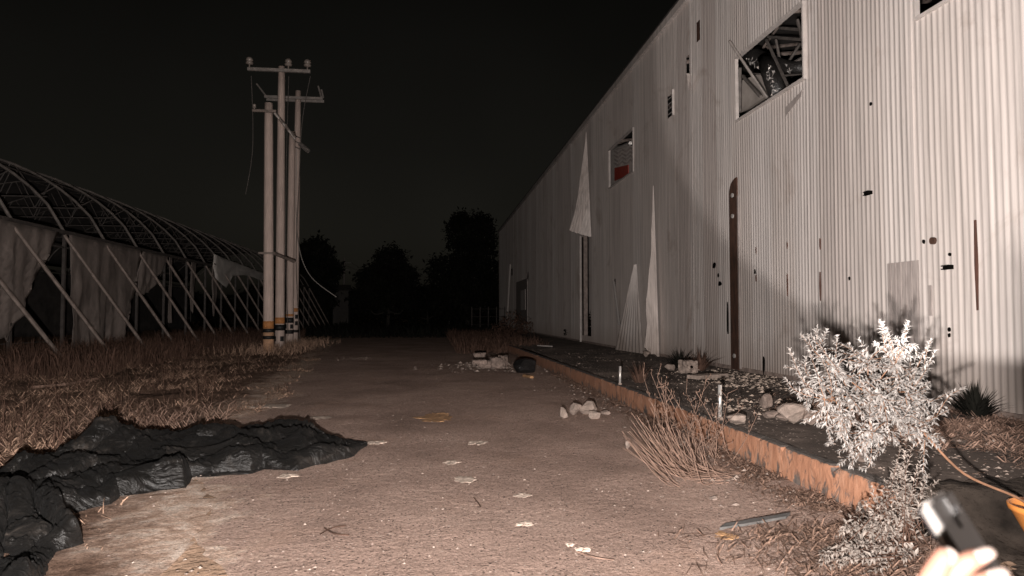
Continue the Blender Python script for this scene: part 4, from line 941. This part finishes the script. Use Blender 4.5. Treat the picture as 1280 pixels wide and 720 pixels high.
bush('dry_bush', 'straggly brown bush on the far end of the apron', gz(640, 420, .2), [(0, 0, .7, .8), (.9, .5, .5, .6), (-.8, .5, .4, .5)], 420, .14, 'weed', 'weed')
TG = 'dark trees beyond the road'
bush('tree', 'tallest dark tree standing beside the warehouse end', (4.0, 78, 0), [(-.3, 0, 11.0, 2.2), (1.5, 0, 10.6, 2.1), (.6, 1, 8.6, 2.6), (-2.6, 0, 6.3, 2.1), (3.4, 1, 5.6, 2.3), (.3, -1, 5.2, 3.0), (-1.0, 0, 3.0, 2.6), (2.2, 0, 3.0, 2.6), (1.7, 0, 12.2, 1.1), (-1.0, .5, 12.3, 1.0)], 9000, .42, group=TG, cat='tree', trunk=(.3, 5))
bush('tree', 'rounded dark tree standing alone in the middle distance', (-4.7, 74, 0), [(.2, 0, 6.9, 1.9), (-1.6, 0, 5.2, 1.7), (1.5, 0, 5.4, 1.7), (0, 0, 4.0, 2.3), (-2.4, 0, 3.3, 1.5), (2.2, 0, 3.4, 1.5)], 6500, .38, group=TG, cat='tree', trunk=(.22, 4))
bush('tree', 'dark tree partly hidden behind the utility poles', (-13.2, 78, 0), [(.3, 0, 8.3, 1.8), (-1.8, 0, 6.8, 2.0), (1.5, 0, 6.6, 1.6), (0, 0, 4.2, 2.6)], 5500, .42, group=TG, cat='tree', trunk=(.25, 5))
bush('tree', 'low dark tree filling the gap left of the tallest tree', (-.6, 88, 0), [(0, 0, 3.7, 1.7), (-1.8, 0, 2.9, 1.5), (1.6, 0, 3.2, 1.5)], 2600, .4, group=TG, cat='tree', trunk=(.15, 2))
vs, fs = [], []
for _ in range(9000):
    x = random.uniform(-48, 14); y = random.uniform(90, 98); hm = 4.2+1.4*fbm((x*.12, 0, 2), 3)+.7*fbm((x*.6, 1, 1), 2); z = hm*random.random()**.7
    leaf(vs, fs, V((x, y, z)), V((random.gauss(0, 1), random.gauss(0, 1), random.gauss(0, .8))), random.uniform(.5, 1.2), .32, .2, .1)
tag(MB().add(vs, fs).build('far_hedge', M['leafdark'], origin=(0, 94, 0)), 'dark tangle of far hedge along the horizon', None, None, 'stuff')
tp_ = thing('telegraph_pole', 'tiny distant telegraph pole above the far hedge', 'telegraph pole', (-12.3, 98, 0))
MB().tube([(-12.3, 98, 0), (-12.3, 98, 9.6)], .14, 8).build('shaft', M['wire'], tp_)
for z in (8.9, 7.9): MB().box((-12.3, 98, z), (2.0 if z > 8 else 1.4, .12, .12)).build('crossarm', M['wire'], tp_)
for x in (-.9, .9): MB().tube(sag([(-12.3+x, 98, 8.95), (-8, 112, 7.6), (-2, 128, 8.8)], 5), .03, 4).build('line_wire', M['wire'], tp_)
hs_ = thing('shed', 'small pale shed far off among the trees', 'shed', (-11.3, 88, 0))
MB().box((-11.3, 88, 2.3), (1.9, 2, 4.6)).build('wall', M['farwall'], hs_); MB().slab([[(-12.4, 86.8, 4.62), (-10.2, 86.8, 4.62)], [(-12.4, 88, 5.3), (-10.2, 88, 5.3)], [(-12.4, 89.2, 4.62), (-10.2, 89.2, 4.62)]], (0, 0, .06)).build('roof', M['bark'], hs_)

# ------------------------------------------------------------------ hand holding a phone
T0, B0 = gd(1152, 632, .64), gd(1238, 770, .60)
ax = (B0-T0).normalized(); wd_ = (CR*.72+CF*.69); wd_ = (wd_-ax*wd_.dot(ax)).normalized(); th_ = ax.cross(wd_).normalized()
if th_.dot(CR) < 0: th_ = -th_
Mx = Matrix((ax, wd_, th_)).transposed()
import bmesh
def rbox(c, size, bev, seg=3):
    bm = bmesh.new(); bmesh.ops.create_cube(bm, size=1)
    for v in bm.verts: v.co = V((v.co.x*size[0], v.co.y*size[1], v.co.z*size[2]))
    bmesh.ops.bevel(bm, geom=bm.edges[:], offset=bev, segments=seg, affect='EDGES')
    mb = MB(); mb.add([V(c)+Mx @ v.co for v in bm.verts], [tuple(v.index for v in f.verts) for f in bm.faces]); bm.free(); return mb
pc = T0+ax*.075+wd_*.036
ph = thing('mobile_phone', 'dark-backed phone with pale side held up in the hand', 'phone', pc+ax*.075)
rbox(pc, (.152, .073, .0105), .0045).build('phone_frame', M['phoneside'], ph, True)
rbox(pc+th_*.0058, (.146, .068, .002), .0009).build('phone_back', M['phone'], ph)
rbox(pc-th_*.0058, (.146, .068, .002), .0009).build('phone_screen', M['glass'], ph)
rbox(pc+th_*.0072-ax*.057+wd_*.016, (.03, .028, .0025), .001).build('camera_bump', M['phone'], ph)
rbox(pc+th_*.0086-ax*.057+wd_*.016, (.011, .011, .002), .0009).build('camera_lens', M['glass'], ph)
hand_root = thing('person', 'pale hand of a person reaching in to grip a phone', 'hand', gd(1200, 860, .6))
me = bpy.data.meshes.new('hand'); chains = [
    [((1200, 860, .605), .030), ((1215, 905, .595), .030), ((1235, 960, .585), .026), ((1290, 1080, .56), .034), ((1400, 1300, .50), .042)],
    [((1175, 815, .60), .019), ((1158, 765, .592), .0125), ((1164, 725, .586), .0110), ((1182, 694, .586), .0090), ((1187, 687, .587), .0070)],
    [((1188, 815, .63), .017), ((1186, 762, .625), .0105), ((1190, 720, .588), .0098), ((1212, 700, .580), .0088), ((1236, 691, .582), .0066)],
    [((1200, 825, .63), .017), ((1200, 785, .62), .0105), ((1203, 748, .585), .0100), ((1226, 727, .577), .0090), ((1253, 717, .579), .0068)],
    [((1213, 838, .63), .016), ((1215, 808, .62), .0100), ((1219, 775, .585), .0095), ((1240, 757, .577), .0085), ((1263, 748, .579), .0064)],
    [((1224, 855, .63), .015), ((1228, 830, .62), .0088), ((1234, 804, .587), .0084), ((1250, 788, .58), .0075), ((1268, 781, .582), .0056)]]
vv, ee, rad = [], [], []
for ci, ch in enumerate(chains):
    prev = 0 if ci else None
    for p, r in ch:
        vv.append(gd(*p)-ORG[hand_root.name]); rad.append(r)
        if prev is not None: ee.append((prev, len(vv)-1))
        prev = len(vv)-1
me.from_pydata(vv, ee, []); me.update()
ho = bpy.data.objects.new('hand', me); COL.objects.link(ho); ho.parent = hand_root; ORG[ho.name] = ORG[hand_root.name]
me.materials.append(M['skin'])
sk = ho.modifiers.new('Skin', 'SKIN'); sk.use_smooth_shade = True
if not me.skin_vertices:
    bm = bmesh.new(); bm.from_mesh(me); bm.verts.layers.skin.verify(); bm.to_mesh(me); bm.free()
for i, r in enumerate(rad): me.skin_vertices[0].data[i].radius = (r, r); me.skin_vertices[0].data[i].use_root = (i == 0)
sb = ho.modifiers.new('Subd', 'SUBSURF'); sb.levels = 2; sb.render_levels = 2
def nail(a, b, r):
    a, b = gd(*a), gd(*b); d = (b-a).normalized(); n_ = (CAM-b).normalized(); n_ = (n_-d*n_.dot(d)).normalized(); s = d.cross(n_)
    rows = []
    for i in range(5):
        t = i/4; wdt = r*.72*(1-.35*abs(t-.45)*2*.6); rows.append([a.lerp(b, t)+s*wdt*k+n_*(r*1.02-.25*r*k*k) for k in (-1, -.5, 0, .5, 1)])
    MB().slab(rows, -n_*.0012).build('fingernail', M['nail'], hand_root, True)
nail((1179, 703, .586), (1190, 689, .587), .0088); nail((1217, 698, .5805), (1238, 690, .582), .0080); nail((1233, 724, .5775), (1255, 716, .579), .0082)
cuff = MB().tube([gd(1283, 1065, .563), gd(1340, 1180, .535), gd(1420, 1340, .49)], [.045, .052, .058], 16); cuff.build('sleeve', M['bag'], hand_root, True)

# ------------------------------------------------------------------ camera
cd = bpy.data.cameras.new('camera'); co = bpy.data.objects.new('camera', cd); COL.objects.link(co)
cd.sensor_width = 36; cd.lens = 36*FPX/1280; cd.clip_end = 2000; cd.clip_start = .05
co.matrix_world = Matrix((CR, CU, -CF)).transposed().to_4x4(); co.location = CAM
cd.dof.use_dof = True; cd.dof.focus_distance = 9.0; cd.dof.aperture_fstop = 4.0
S.camera = co
S.view_settings.view_transform = 'Standard'; S.view_settings.look = 'None'; S.view_settings.exposure = 0.0; S.view_settings.gamma = 1.0
S.render.resolution_x = 1024; S.render.resolution_y = 576
S.cycles.max_bounces = 4; S.cycles.diffuse_bounces = 2; S.cycles.use_denoising = True
